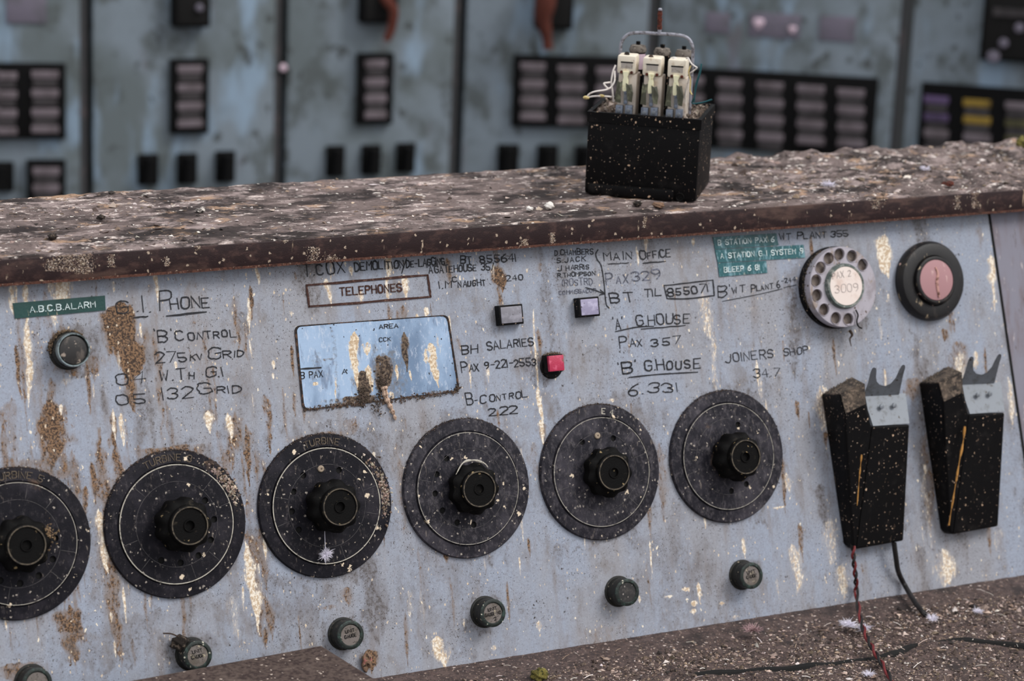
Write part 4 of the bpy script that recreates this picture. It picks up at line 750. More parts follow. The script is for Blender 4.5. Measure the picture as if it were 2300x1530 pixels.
    if i in (1, 2):
        for _ in range(260):
            a = (.55 if i == 1 else .15)+rng.normal(0, .22); r = .0535+rng.normal(0, .0026); b.cur = shade(((.40, .29, .25), (.20, .14, .10), (.42, .36, .29))[int(rng.integers(3))], .5, 1.3); b.chip((r*math.cos(a), r*math.sin(a), .0042), rng.uniform(.0005, .0017), .6)
    if i == 0:
        for _ in range(120): b.cur = shade((.24, .16, .09), .6, 1.3); b.chip((.019+rng.normal(0, .003), .004+rng.normal(0, .005), .0225), rng.uniform(.0005, .0016), .8)
    o = b.build('dirt_crust', 'crust', t, ang=10); o['kind'] = 'stuff'
    if i in (2, 4):
        p = {2: (535, 372), 4: (768, 290)}[i]; p = PAN.hit(ox+p[0]/sc, oy+p[1]/sc, .0056)-np.array([X0, 0, 0])
        b = MB(); b.lathe([(.0028, .0056), (.0028, .0064), (.0022, .0070), (.0008, .0070), (.0006, .0062), (0, .0062)], 20, (p[0], p[1], 0)); b.build('brass_screw', mat('dull brass screw', lin(150, 134, 116), [dict(s=300, lo=.5, hi=.66, c=lin(92, 78, 66))], rough=.6), t)
    if i == 3:
        P = [PAN.hit(x, y, .024)-np.array([X0, 0, 0]) for x, y in ((1024, 1066), (1040, 1040), (1062, 1034), (1086, 1040), (1096, 1050))]; s_ = spline(P, 5); b = MB(); b.tube(s_, [.0003+.0010*math.sin(PI*k/len(s_))*(.7+.3*math.sin(k*1.1)) for k in range(len(s_))], 7); b.build('dried_dropping', 'engrave', t)

# six legend caps under the selectors
CAPS = [((84, 1535), 'cap_card', [], 'leftmost round legend cap, cut by the bottom picture edge'), ((445, 1473), 'cap_card', ['UNIT', 'GAUGE', '1'], 'round legend cap beside a lump of dark mud, touching the plank'),
        ((788, 1427), 'cap_card', ['UNIT', 'GAUGE'], 'round legend cap just above the end of the plank'), ((1108, 1377.5), 'cap_card', ['UNIT', 'GAUGE NO', '2'], 'round legend cap clearly lettered UNIT GAUGE 2'),
        ((1409.6, 1331), 'cap_black', [], 'round legend cap with a blackened face, below the dial lettered E 4'), ((1688.7, 1293.5), 'cap_card', ['UNIT', 'GAUGE'], 'rightmost round legend cap, left of the hanging wires')]
for (x, y), card, tx, label in CAPS:
    H = .0165; p = PAN.hit(x, y, H); t = thing('legend_cap', PAN.matrix((p[0], p[1], 0)), label, 'indicator cap', 'round legend caps under the selectors')
    b = MB(); b.lathe([(.0136, 0), (.0136, .0012), (.0122, .0016), (.0118, .0060), (.0112, .0066), (.0112, .0074), (.0119, .0080), (.0119, .0150)], 64); b.build('cap_body', 'cap_side', t)
    b = MB(); b.lathe([(.0119, .0148), (.0118, .0160), (.0108, H), (.0092, H), (.0085, .0158), (.0085, .0150)], 64); b.build('cap_ring', 'cap_ring', t)
    b = MB(); b.lathe([(.0087, .0150), (.0085, .0156), (0, .0157)], 48); c = b.build('legend_card', card, t)
    if tx:
        b = MB()
        for k, l in enumerate(tx):
            w = min(.0021*len(l), .0150 if k == 1 else .0082); yy = .0026-k*.0042; dx = .0022 if k == 2 else 0; lettering(b, l, (-w/2+dx, yy-.0008), (w/2+dx, yy), .0026, .00065, .01575, .00006)
        o = b.build('legend_lettering', 'hole', t)

# telephone dial
H = .0165; p = PAN.hit(1893.8, 644.4, H); R_T = np.linalg.norm(PAN.hit(1890, 553.5, H)-PAN.hit(1898, 735.5, H))/2
t = thing('telephone_dial', PAN.matrix((p[0], p[1], 0)), 'grey rotary telephone dial with finger holes and a pale number card', 'telephone dial'); O3 = np.array([p[0], p[1], 0])
b = MB(); b.lathe([(0, 0), (R_T*1.02, 0), (R_T*1.02, .0055), (R_T*.97, .0075), (0, .0075)], 96); b.build('base_ring', 'black', t)
b = MB(); b.lathe([(R_T*.97, .0070), (R_T, .0085), (R_T, .0150), (R_T*.985, H), (R_T*.955, H), (R_T*.955, .0142), (R_T*.93, .0142)], 96); b.build('wheel_rim', 'wheel', t)
b = MB(); b.lathe([(R_T*.96, .0075), (R_T*.95, .0118), (0, .0118)], 64); b.build('number_plate', 'dial_back', t)
HP = [(820, 395), (695, 290), (548, 255), (412, 295), (315, 415), (275, 575), (300, 745), (385, 900), (512, 1000), (655, 1035)]; hc = [PAN.hit(1780+x/5.227, 520+y/5.227, H)-O3 for x, y in HP]; rr = np.mean([np.linalg.norm(c[:2]) for c in hc])
hc = [(rr*c[0]/np.linalg.norm(c[:2]), rr*c[1]/np.linalg.norm(c[:2])) for c in hc]; hr = px_len(1893, 570, 13.2)
b = MB(); b.prism(circle(R_T*.96, 96), .0142, H, [circle(hr, 28, c)[::-1] for c in hc]); b.build('finger_wheel', 'wheel', t, ang=30)
b = MB()
for c in hc:
    n_ = 28; V = [(c[0]+r*math.cos(2*PI*k/n_), c[1]+r*math.sin(2*PI*k/n_), z) for r, z in ((hr*1.14, H), (hr*1.06, H+.0007), (hr*.98, H+.0002)) for k in range(n_)]
    b.add(V, [(j*n_+k, j*n_+(k+1) % n_, (j+1)*n_+(k+1) % n_, (j+1)*n_+k) for j in range(2) for k in range(n_)])
b.build('hole_rims', 'wheel', t)
p2 = PAN.hit(1901.5, 641.5, .0205)-O3; rh = px_len(1900, 641, 49.5); rcard = px_len(1900, 641, 44)
b = MB(); b.lathe([(rh*1.04, H-.001), (rh*1.02, .0188), (rh*.97, .0208), (rcard*1.0, .0208), (rcard*.97, .0200)], 72, (p2[0]*.6, p2[1]*.6, 0)); hub = b.build('hub_ring', 'green_ring', t)
b = MB(); b.lathe([(rcard, .0196), (rcard*.97, .0206), (0, .0209)], 64, (p2[0]*.6, p2[1]*.6, 0)); card = b.build('number_card', 'card', t)
b = MB(); lettering(b, 'PAX 2', PAN.hit(1871, 627, .021)-O3, PAN.hit(1912, 620, .021)-O3, px_len(1890, 625, 14), .0006, .0210, .0001, .1); lettering(b, '3009', PAN.hit(1876, 658, .021)-O3, PAN.hit(1928, 654, .021)-O3, px_len(1890, 655, 17), .0005, .0210, .0001, .1); o = b.build('card_lettering', 'pencil', card)
P = spline([PAN.hit(x, y, .0185)-O3 for x, y in ((1922, 696), (1927, 708), (1924.5, 722), (1928, 733), (1936, 738))], 6); b = MB(); b.tube(P, .0007, 8); b.build('finger_stop', 'black', t)
b = MB()
for _ in range(260):
    a = rng.uniform(2.0, 3.6); r = R_T*1.0+rng.normal(0, .0008); b.cur = shade((.09, .07, .05), .5, 1.5); b.chip((r*math.cos(a), r*math.sin(a), .0065+abs(rng.normal(0, .002))), rng.uniform(.0003, .0009), .8)
o = b.build('dirt_crust', 'crust', t, ang=10); o['kind'] = 'stuff'

# round lamp at the right
H = .013; p = PAN.hit(2094, 631, H*.6); R_L = np.linalg.norm(PAN.hit(2090, 541, .006)-PAN.hit(2096, 720, .006))/2
t = thing('signal_lamp', PAN.matrix((p[0], p[1], 0)), 'round black lamp with a faded pink lens, right of the telephone dial', 'lamp'); O3 = np.array([p[0], p[1], 0])
b = MB(); b.lathe([(0, 0), (R_L*.985, 0), (R_L, .002), (R_L, .006), (R_L*.93, .0100), (R_L*.84, .0112), (R_L*.64, .0112), (R_L*.60, .0096), (0, .0096)], 96); b.build('bezel', 'lamp_black', t)
p2 = PAN.hit(2103, 628, .0165)-O3; rl = px_len(2103, 628, 46)
b = MB(); b.lathe([(rl*1.15, .0090), (rl*1.15, .0150), (rl*1.08, .0160), (rl*1.0, .0160), (rl*.98, .0150)], 72, (p2[0]*.5, p2[1]*.5, 0)); b.build('lens_ring', 'lamp_black', t)
b = MB(); b.lathe([(rl*1.0, .0148), (rl*.97, .0158), (rl*.6, .0168), (0, .0171)], 64, (p2[0]*.5, p2[1]*.5, 0)); ln = b.build('lens', 'lamp_pink', t); ln['label'] = 'faded pink lens'
P = spline([PAN.hit(x, y, .0170)-O3 for x, y in ((2101, 600), (2106, 615), (2104, 632), (2106, 650), (2110, 668))], 5); b = MB(); b.tube(P, [.0016*(.4+.6*math.sin(PI*(k+1)/(len(P)+1))) for k in range(len(P))], 7); b.build('dried_dropping', mat('pink brown dropping', lin(196, 150, 140), [dict(s=300, lo=.5, hi=.62, c=lin(110, 76, 66))], rough=.9, bump=.6), t)

# push buttons and red lamp
for cx_, cy_, w, hgt, H, m, label in ((1149, 707, 50, 41, .0085, 'button_grey', 'grey square push button under the number 240, stained down its middle'), (1324.5, 689.5, 42, 40, .0100, 'button_face', 'lilac square push button beside the long bracket line')):
    p = PAN.hit(cx_, cy_, H); hw = px_len(cx_, cy_, w, False)/2; hh = px_len(cx_, cy_, hgt)/2; t = thing('push_button', PAN.matrix((p[0], p[1], 0)), label, 'button')
    b = MB(); b.box(-hw-.0008, hw+.0008, -hh-.0008, hh+.0008, 0, H-.0006, .0008); b.build('button_body', 'black', t)
    b = MB(); b.box(-hw+.0008, hw-.0008, -hh+.0008, hh-.0008, H-.002, H+.0003, .0006); b.build('button_face', m, t)
p = PAN.hit(1240, 823, .002); t = thing('indicator_lamp', PAN.matrix((p[0], p[1], 0)), 'small crimson square lamp in a black round mount', 'lamp'); rb = px_len(1240, 823, 28); O3 = np.array([p[0], p[1], 0])
b = MB(); b.lathe([(rb, 0), (rb, .0012), (rb*.94, .0018), (0, .0018)], 64); b.build('round_mount', 'black', t)
p2 = PAN.hit(1250.5, 816, .0125)-O3; hw = px_len(1250, 816, 33, False)/2; hh = px_len(1250, 816, 35)/2
b = MB(); b.box(p2[0]-hw-.0009, p2[0]+hw+.0009, p2[1]-hh-.0009, p2[1]+hh+.0009, .001, .0090, .0006); b.build('lamp_body', 'black', t)
b = MB(); b.box(p2[0]-hw, p2[0]+hw, p2[1]-hh, p2[1]+hh, .0085, .0125, .0007); ln = b.build('lens', 'red', t); ln['label'] = 'crimson lens'
b = MB()
for _ in range(110): b.cur = shade((.13, .09, .06), .5, 1.4); b.chip((p2[0]+rng.normal(0, hw*.55), p2[1]+hh+.0012+abs(rng.normal(0, .0007)), rng.uniform(.001, .009)), rng.uniform(.0004, .0010))
o = b.build('dirt_crust', 'crust', t, ang=10); o['kind'] = 'stuff'

# round knurled lamp at top left
H = .0170; p = PAN.hit(166, 786, H); t = thing('knurled_lamp', PAN.matrix((p[0], p[1], 0)), 'round lamp with knurled chrome collar under the dark green tape', 'lamp'); r1 = px_len(166, 786, 39)
b = MB(); b.lathe([(r1*1.12, 0), (r1*1.12, .0020), (r1*1.04, .0026), (r1*1.04, .0110), (r1*.98, .0118)], 144, (0, 0, 0), lambda a, h: 1+.012*math.cos(48*a) if .0025 < h < .0112 else 1.); b.build('knurled_collar', 'cap_side', t)
b = MB(); b.lathe([(r1*.98, .0110), (r1*.99, .0150), (r1*.95, .0172), (r1*.88, .0172), (r1*.84, .0150), (r1*.84, .0135)], 96); b.build('chrome_ring', 'chrome', t)
b = MB(); b.lathe([(r1*.86, .0140), (r1*.80, .0156), (r1*.5, .0164), (0, .0167)], 64); b.build('lens', 'lens_dark', t)
b = MB()
for _ in range(420): a = rng.uniform(.7, 3.2); r = r1*1.07+abs(rng.normal(0, .0008)); b.cur = shade((.14, .095, .06), .5, 1.5); b.chip((r*math.cos(a), r*math.sin(a), abs(rng.normal(.002, .003))), rng.uniform(.0004, .0012), .8)
o = b.build('dirt_crust', 'crust', t, ang=10); o['kind'] = 'stuff'

# ---------------------------------------------------------------- handset cradles
Z8 = lambda x, y: (1820+x/3.06, 760+y/3.06)
A_T = PAN.hit(*Z8(75, 385)); A_B = PAN.hit(*Z8(225, 1410))
hT = PAN.height_at(*Z8(205, 388), A_T[0]); hB = PAN.height_at(*Z8(292, 1440), A_B[0]+.002); hM = hT*1.12
cr_ = thing('handset_cradle', PAN.matrix((A_T[0], A_T[1], 0)), 'left black handset cradle with a metal fork, wires hanging from its foot', 'cradle', 'handset cradles at the right of the panel'); O3 = np.array([A_T[0], A_T[1], 0])
q = lambda x, y, h: PAN.hit(*Z8(x, y), h)-O3
dz = lambda v, h: np.array([v[0], v[1], h])
aT, aB = A_T-O3, A_B-O3; bT, bM, bB = q(205, 388, hT), q(240, 520, hM), q(292, 1440, hB); cT, cM, cK = q(370, 320, hT), q(375, 455, hM), q(425, 612, hM*.97); gT = q(282, 275, 0)
eT, eB = q(684, 592, hM*.86), q(642, 1392, hB*.95); kT = q(425, 606, hM*.86); rB = q(318, 1450, hB*1.12)
b = MB(); V = [aT, bT, cT, gT, bM, cM, cK, aB, bB, rB, dz(cK, 0), dz(rB, 0)]
b.add(V, [(0, 1, 2, 3), (1, 4, 5, 2), (0, 7, 8, 4, 1), (4, 8, 9, 6, 5), (3, 2, 5, 6, 10), (6, 9, 11, 10), (7, 11, 9, 8), (0, 3, 10, 11, 7)])
bd = b.build('cradle_body', 'black', cr_, smooth=False)
b = MB(); V = [kT, eT, eB, rB, dz(kT, 0), dz(eT, 0), dz(eB, 0), dz(rB, 0)]; b.add(V, [(3, 2, 1, 0), (1, 2, 6, 5), (0, 1, 5, 4), (3, 7, 6, 2), (0, 4, 7, 3), (4, 5, 6, 7)]); o = b.build('cradle_front', 'black', cr_, smooth=False)
for o_ in (bd, o):
    mo = o_.modifiers.new('edges', 'BEVEL'); mo.width = .0016; mo.segments = 2; mo.limit_method = 'ANGLE'; mo.angle_limit = math.radians(25)
b = MB(); off = np.array([0, 0, .0012]); b.sheet([aT+[.001, -.001, .001]+off*0, bT*.97+aT*.03+off*.8, cT+off*.8, gT+off*.8], (0, .0010, 0)); b.sheet([bT+off*.5, bM+off*.5, cM+off*.5, cT+off*.5], (0, .0004, .0006)); b.build('dust_cover', 'black_dust', cr_, smooth=False)
hb = hM*.86-.006; h2 = hM*.86+.0012
pl_ = [q(365, 400, hb), q(612, 380, hb), q(655, 378, hb), q(682, 585, h2), q(432, 603, h2)]
b = MB(); b.sheet(pl_, (0, -.0002, -.0014)); pt = b.build('fork_plate', 'steel', cr_, smooth=False)
FK = [(365, 400), (400, 300), (418, 225), (426, 206), (438, 200), (452, 206), (455, 222), (452, 270), (457, 298), (478, 320), (515, 328), (552, 312), (588, 270), (614, 212), (628, 188), (640, 181), (652, 188), (652, 205), (640, 245), (612, 380)]
b = MB(); b.sheet([q(x, y, hb+.024*max(0, (392-y)/200)) for x, y in FK], (0, -.0012, -.0012)); b.build('fork', 'steel', cr_, smooth=False)
b = MB()
for x, y in ((488, 470), (575, 462)): c = q(x, y, h2-.002); b.lathe([(.0024, 0), (.0022, .0012), (.0006, .0016), (0, .0012)], 18, tuple(c))
b.build('plate_screws', 'steel', pt)
b = MB()
for _ in range(160): s_ = rng.random(2); c = (aT*(1-s_[0])+gT*s_[0])*(1-s_[1])+(bT*(1-s_[0])+cT*s_[0])*s_[1]; b.cur = shade((.14, .11, .085), .5, 1.5); b.chip(c+[0, .001, 0], rng.uniform(.0004, .0012))
o = b.build('dust_crumbs', 'crust', cr_, ang=10); o['kind'] = 'stuff'
A2 = PAN.hit(2063.5, 861.5); c2 = copy_tree(cr_); c2['label'] = 'right black handset cradle with a metal fork and a long yellow dropping streak'; c2.matrix_world = PAN.matrix((A2[0], A2[1]+.0005, 0))
yd = mat('ochre dried dropping', lin(176, 126, 62), [dict(s=300, lo=.5, hi=.64, c=lin(112, 80, 44))], rough=.8)
def run(P, r, par, O, m):
    s_ = spline([PAN.hit(*Z8(x, y), h)-O for x, y, h in P], 6); b = MB(); b.tube(s_, [r*(.65+.35*math.sin(k*.9))*(1.1-.5*k/len(s_)) for k in range(len(s_))], 7); return b.build('dried_dropping', m, par)
run([(1062, 610, hM+.0008), (1050, 720, hM*.97), (1025, 850, hM*.95+.0005), (1000, 1000, hM*.92+.0005), (975, 1150, hM*.86), (952, 1290, hM*.80)], .0013, c2, np.array([A2[0], A2[1], 0]), yd)
run([(352, 800, hM+.0006), (345, 880, hM*.97+.0004), (335, 980, hM*.95), (322, 1150, hM*.9)], .0009, cr_, O3, yd)
# wires at the left cradle's foot
L3 = lambda x, y, up: LED.o+LED.hit(x, y, up)*[1, 1, 0]+np.array([0, 0, up])
P3 = lambda x, y, h: (lambda c: PAN.o+PAN.a*c[0]+PAN.b*c[1]+PAN.n*c[2])(PAN.hit(x, y, h))
core = spline([P3(1916, 1226, .012), P3(1918, 1262, .013), P3(1922, 1300, .010), P3(1924, 1335, .007), L3(1932, 1385, .010), L3(1944, 1425, .012), L3(1962, 1460, .012), L3(1984, 1496, .012), L3(2012, 1545, .012)], 14)
tw = thing('twisted_wire', Matrix.Translation(Vector(core[0])), 'twisted red and black wire trailing from the left cradle over the grit', 'wire')
for s_, m in ((0, 'wire_red'), (PI, 'wire_black')):
    pts = []
    for k, c in enumerate(core):
        a = k*.42+s_; T = core[min(k+1, len(core)-1)]-core[max(k-1, 0)]; T /= np.linalg.norm(T); u_ = np.cross(T, [0, 1., .2]); u_ /= np.linalg.norm(u_); v_ = np.cross(T, u_); pts.append(c-core[0]+(u_*math.cos(a)+v_*math.sin(a))*.0013)
    b = MB(); b.tube(pts, .0012, 8); o = b.build('wire_strand', m, tw); o['label'] = ('red' if m == 'wire_red' else 'black')+' strand'
core = spline([P3(2008, 1220, .012), P3(2012, 1250, .010), P3(2018, 1285, .007), P3(2034, 1318, .006), L3(2052, 1348, .007), L3(2068, 1370, .006), L3(2080, 1384, .003)], 10); b = MB(); b.tube(core, .0024, 10); o = b.build('black_cable', 'wire_black'); tag(o, 'thick black cable hanging from the right foot of the left cradle', 'cable')
core = spline([L3(x, y, .0012) for x, y in ((1560, 1524), (1690, 1512), (1800, 1505), (1900, 1494), (2001, 1478), (2049, 1458), (2168, 1446), (2300, 1456), (2420, 1470))], 10); b = MB(); b.tube(core, [.0046+.0012*math.sin(k*.5)*math.sin(k*.17+1) for k in range(len(core))], 10); o = b.build('dark_band', 'hole'); tag(o, 'dark band half buried in the grit at bottom right', 'hose')  # irregular dark line along the ledge, modelled as a tube

# ---------------------------------------------------------------- relay box on the shelf
Zt = TOP_Z+.001
TP = Frame((0, 0, Zt), (1, 0, 0), (0, 1, 0)); pl0, pr0 = TP.hit(1309, 438), TP.hit(1563, 454)
WB = np.linalg.norm(pr0-pl0); DB = .092; ba = math.atan2(pr0[1]-pl0[1], pr0[0]-pl0[0])-math.radians(5.5); bo = pr0[:2]-np.array([math.cos(ba), math.sin(ba)])*WB
FR = Frame((bo[0], bo[1], Zt), (math.cos(ba), math.sin(ba), 0), (0, 0, 1))
rx = thing('relay_box', FR.matrix(), 'black relay box with three cream relays and a metal handle, standing on the shelf', 'relay'); zl = FR.hit(1440, 281)[1]; zr = FR.hit(1440, 259)[1]
b = MB(); b.box(0, WB, 0, zl, -DB, 0, .0025); b.build('box_body', 'black', rx)
b = MB(); b.prism([(-.0008, -.0008), (WB+.0008, -.0008), (WB+.0008, DB+.0008), (-.0008, DB+.0008)], zl-.0005, zr, [[(.003, .003), (.003, DB-.003), (WB-.003, DB-.003), (WB-.003, .003)]])
b.v = [(x, z, -y) for x, y, z in b.v]; b.build('box_rim', 'black', rx, smooth=False)
b = MB(); b.box(.003, WB-.003, zl-.004, zr-.006, -DB+.003, -.003); b.build('box_inside', 'hole', rx)
def dirt_patch(x0, x1, h0, h1, z, amp):
    b = MB(); nx, ny = 24, 30; V = [(x0+(x1-x0)*i/nx, z+(float(fbm(np.array(i*.6+x0*90), np.array(j*.6), 3))-.4)*amp, h0+(h1-h0)*j/ny) for i in range(nx+1) for j in range(ny+1)]
    b.add(V, [(i*(ny+1)+j, i*(ny+1)+j+1, (i+1)*(ny+1)+j+1, (i+1)*(ny+1)+j) for i in range(nx) for j in range(ny)]); return b
o = dirt_patch(.003, .024, -DB+.003, -.003, zr-.003, .008).build('packed_dirt', 'dirt', rx); o = dirt_patch(WB-.021, WB-.003, -DB+.003, -.003, zr-.003, .009).build('packed_dirt', 'dirt', rx); dirt_patch(.003, WB-.003, -.008, -.003, zr-.003, .003).build('packed_dirt', 'dirt', rx)
b = MB(); b.lathe([(.0042, 0), (.0042, .0008), (.0034, .0012), (.0026, .0006), (0, .0006)], 24, (*FR.hit(1527, 443)[:2], 0)); b.build('box_screw', 'knob', rx)
b = MB(); b.box(.004, WB-.02, .0, .010, -.002, .0045, .002); b.build('box_foot', 'black', rx)
def bx(x0, y0, x1, y1, h0, h1): a = FR.hit(x0, (y0+y1)/2, h0); c = FR.hit(x1, (y0+y1)/2, h0); return a[0], c[0], FR.hit((x0+x1)/2, y1, h0)[1], FR.hit((x0+x1)/2, y0, h0)[1], h1, h0
HF = -.014
for j, (dx, dy) in enumerate(((0, 0), (57, 5.2), (113, 9.5))):
    X = lambda v: v+dx; Yy = lambda v: v+dy
    b = MB(); b.box(*bx(X(1387), Yy(166), X(1428), Yy(268), HF-.002, HF-.022), .001); rl = b.build('relay', 'relay', rx); rl['label'] = ('leftmost', 'middle', 'rightmost')[j]+' of three cream relays'
    b = MB(); b.box(*bx(X(1386), Yy(125), X(1428), Yy(166), HF, HF-.021), .0022); b.build('relay_head', 'relay_head', rl)
    b = MB(); a = bx(X(1395), Yy(141), X(1421), Yy(154), HF, HF)
    b.box(a[0], a[1], a[2], a[3], HF-.001, HF+.0002); b.build('label_slot', 'slot', rl)
    b = MB(); b.box(a[0]-.0004, a[1]+.0004, a[3]-.0002, a[3]+.0010, HF-.001, HF+.0003); b.build('slot_shadow_line', 'hole', rl)
    b = MB()
    for x, y in ((1396, 161.5), (1418.5, 163)): b.lathe([(.0014, -.0005), (.0014, .0004), (.0009, .0009), (0, .0010)], 16, (*FR.hit(X(x), Yy(y), HF)[:2], HF))
    b.build('rivets', 'rust', rl)
    b = MB(); c = FR.hit(X((1408, 1405, 1402)[j]), Yy((124, 126, 126)[j]), HF-.006); b.lathe([(.0024, -.001), (.0024, .0016), (.0014, .003), (0, .0032)], 16, (0, 0, 0)); b.v = [(c[0]+x, c[1]+z, HF-.006-y) for x, y, z in b.v]; b.build('top_screw', ('mud', 'twig', 'plaster')[j], rl)
    b = MB(); pc = [(FR.hit(X(x), Yy(y), HF), w) for x, y, w in ((1406, 160, .0030), (1406, 167, .0026), (1405.5, 172, .0018), (1405, 180, .0026), (1404, 196, .0026), (1403, 204, .0018))]
    V = []
    for c, w in pc: V += [(c[0]-w, c[1], HF-.001), (c[0]+w, c[1], HF-.001), (c[0]+w*.8, c[1], HF+.0028), (c[0]-w*.8, c[1], HF+.0028)]
    b.add(V, [(k*4+m, k*4+(m+1) % 4, k*4+4+(m+1) % 4, k*4+4+m) for k in range(5) for m in range(4)]+[(3, 2, 1, 0), (20, 21, 22, 23)]); b.build('plunger', 'plunger', rl)
    for (x0, y0, x1, y1, lean) in ((1385.5, 182, 1397, 231, -.6), (1405, 188 if j < 2 else 182, 1417.5, 229, 1.2)):
        a = bx(X(x0), Yy(y0), X(x1), Yy(y1), HF+.003, 0); w = (a[1]-a[0]); P = [(a[0], a[3]+.0006, HF+.0044), (a[0]+w*.5, a[3]-.001, HF+.004), (a[1], a[3]-.0002, HF+.003), (a[1]+lean*.0016, (a[2]+a[3])/2, HF+.004), (a[1]+lean*.001, a[2], HF+.0035), (a[0]+lean*.0022, a[2]+.0008, HF+.0035), (a[0]+lean*.001, (a[2]+a[3])/2, HF+.0048)]
        b = MB(); b.sheet(P, (0, 0, -.0006)); b.build('plastic_flap', 'clip', rl, smooth=False)
    b = MB(); a = bx(X(1401), Yy(200), X(1409), Yy(234), HF+.0015, 0); b.box(a[0], a[1], a[2], a[3], HF-.002, HF+.0016, .0004); b.build('contact_strip', 'steel', rl)
    b = MB()
    for y in (207, 230): c = FR.hit(X(1405), Yy(y), HF+.002); b.lathe([(.0017, 0), (.0016, .001), (0, .0013)], 14, (c[0], c[1], HF+.0012))
    b.build('contact_screws', 'tab', rl)
    for x0 in (1382, 1403.5):
        a = bx(X(x0), Yy(237), X(x0+15.5), Yy(268), HF+.004, 0); b = MB(); b.box(a[0], a[1], a[2]-.004, a[3], HF-.002, HF+.004, .0005); tb = b.build('terminal', 'tab', rl)
        c = FR.hit(X(x0+7.7), Yy(248), HF+.004); b = MB(); b.lathe([(.0018, 0), (.0017, .0009), (.0006, .0011), (0, .0008)], 16, (c[0], c[1], HF+.004)); b.build('terminal_screw', 'steel', tb)
HC = -.052
for j, (x, y) in enumerate(((1433, 107), (1488, 114), (1536, 118))):
    c = FR.hit(x, y, HC); z0 = zl; b = MB(); rr_ = .0074; P = [(rr_*.93, 0), (rr_*.93, c[1]-z0-.006)]; b.lathe([(rr_*.95, 0), (rr_*.95, (c[1]-z0)*.98)], 32); fix = lambda b_: [(c[0]+x_, z0+z_, HC-y_) for x_, y_, z_ in b_.v]
    b.v = fix(b); co = b.build('relay_coil', 'black', rx); top = c[1]-z0
    b = MB(); b.lathe([(rr_*.95, top-.004), (rr_*1.06, top-.0035), (rr_*1.08, top-.001), (rr_*.95, top+.0006), (rr_*.9, top+.0022), (rr_*.6, top+.0028), (0, top+.0028)], 32); b.v = fix(b); b.build('coil_cap', 'coil_top', co)
    b = MB(); b.lathe([(.0020, top+.0025), (.0020, top+.0058), (0, top+.006)], 6); b.v = fix(b); b.build('coil_bolt', 'knob', co)
    b = MB(); b.lathe([(rr_*.97, top-.019), (rr_*.98, top-.005)], 32); b.v = fix(b)
    if j == 0: b.build('coil_label', 'pink', co)
HBAR = -.036; P = [FR.hit(x, y, HBAR) for x, y in ((1394, 262), (1393.5, 200), (1393.5, 114), (1398, 91), (1412, 77), (1436, 73.5), (1478, 75.5), (1522, 78.5), (1542, 84), (1553, 97), (1556.5, 118), (1552, 190), (1548, 262))]
b = MB(); b.tube(spline(P, 7), .00155, 12); hd = b.build('handle', 'bar', rx)
P = [FR.hit(x, y, HBAR) for x, y in ((1481, 78), (1481.5, 66), (1482.2, 40), (1483, 18))]; b = MB(); b.tube([P[0], P[0]*.3+P[1]*.7, P[1]], [.0016, .0018, .0018], 12); b.build('rod_base', 'bar', hd)
b = MB(); s_ = spline([P[1], P[2], P[2]*.25+P[3]*.75], 5); b.tube(s_, [.0021+.0003*math.sin(k*1.9) for k in range(len(s_))], 12); b.build('rusty_rod', 'rust', hd)
b = MB(); b.tube([P[2]*.3+P[3]*.7, P[3]*.9+P[2]*.1, P[3]], [.0018, .0019, .0010], 12); b.build('rod_tip', 'bar', hd)
Zs = lambda x, y, h: FR.hit(1300+x/6.12, y/6.12, h)
def wire(P, r, m, name='wire', label=None, k=7):
    b = MB(); b.tube(spline([Zs(*p_) for p_ in P], k), r, 8); o = b.build(name, m, rx)
    if label: o['label'] = label
    return o
wire([(505, 895, -.012), (470, 985, -.010), (448, 1120, -.009), (462, 1250, -.009), (480, 1400, -.012)], .0008, 'wire_white', label='white wire')
wire([(492, 975, -.012), (492, 1110, -.008), (440, 1200, -.006), (398, 1212, -.004), (345, 1150, -.004), (390, 1138, -.006), (440, 1132, -.010)], .0008, 'wire_white', label='white wire')
wire([(440, 1205, -.006), (360, 1238, -.002), (230, 1258, .002), (150, 1290, .003), (98, 1345, .003)], .0008, 'wire_white', label='white wire')
wire([(98, 1348, .003), (190, 1325, .001), (310, 1322, -.004), (440, 1330, -.010), (480, 1330, -.014)], .0008, 'wire_white', label='white wire')
b = MB()
for x, y, h, r in ((100, 1346, .003, .0017), (312, 1322, -.004, .0014)): c = Zs(x, y, h); b.tube([c+[-.0026, 0, 0], c+[-.001, .0003, 0], c+[.001, .0003, 0], c+[.0028, 0, 0]], [r*.5, r, r, r*.5], 10)
b.build('wire_sleeves', 'wire_tip', rx)
wire([(1478, 805, -.016), (1505, 800, -.014), (1545, 870, -.010), (1600, 915, -.008), (1622, 935, -.008), (1565, 985, -.008), (1525, 1015, -.010), (1505, 1120, -.012), (1475, 1230, -.014), (1455, 1340, -.016)], .0007, 'wire_white', label='white wire')
wire([(1540, 900, -.010), (1510, 990, -.009), (1535, 1100, -.01), (1530, 1240, -.010), (1555, 1302, -.009)], .0007, 'wire_tip', label='yellowed wire')
wire([(1684, 875, -.020), (1668, 1000, -.020), (1632, 1120, -.022), (1600, 1260, -.024), (1585, 1400, -.026)], .0007, 'wire_teal', label='teal wire')
wire([(1672, 960, -.022), (1640, 1060, -.022), (1605, 1180, -.024), (1590, 1320, -.026), (1560, 1420, -.03), (1700, 1408, -.03), (1830, 1368, -.03)], .0007, 'wire_teal', label='teal wire')
b = MB()
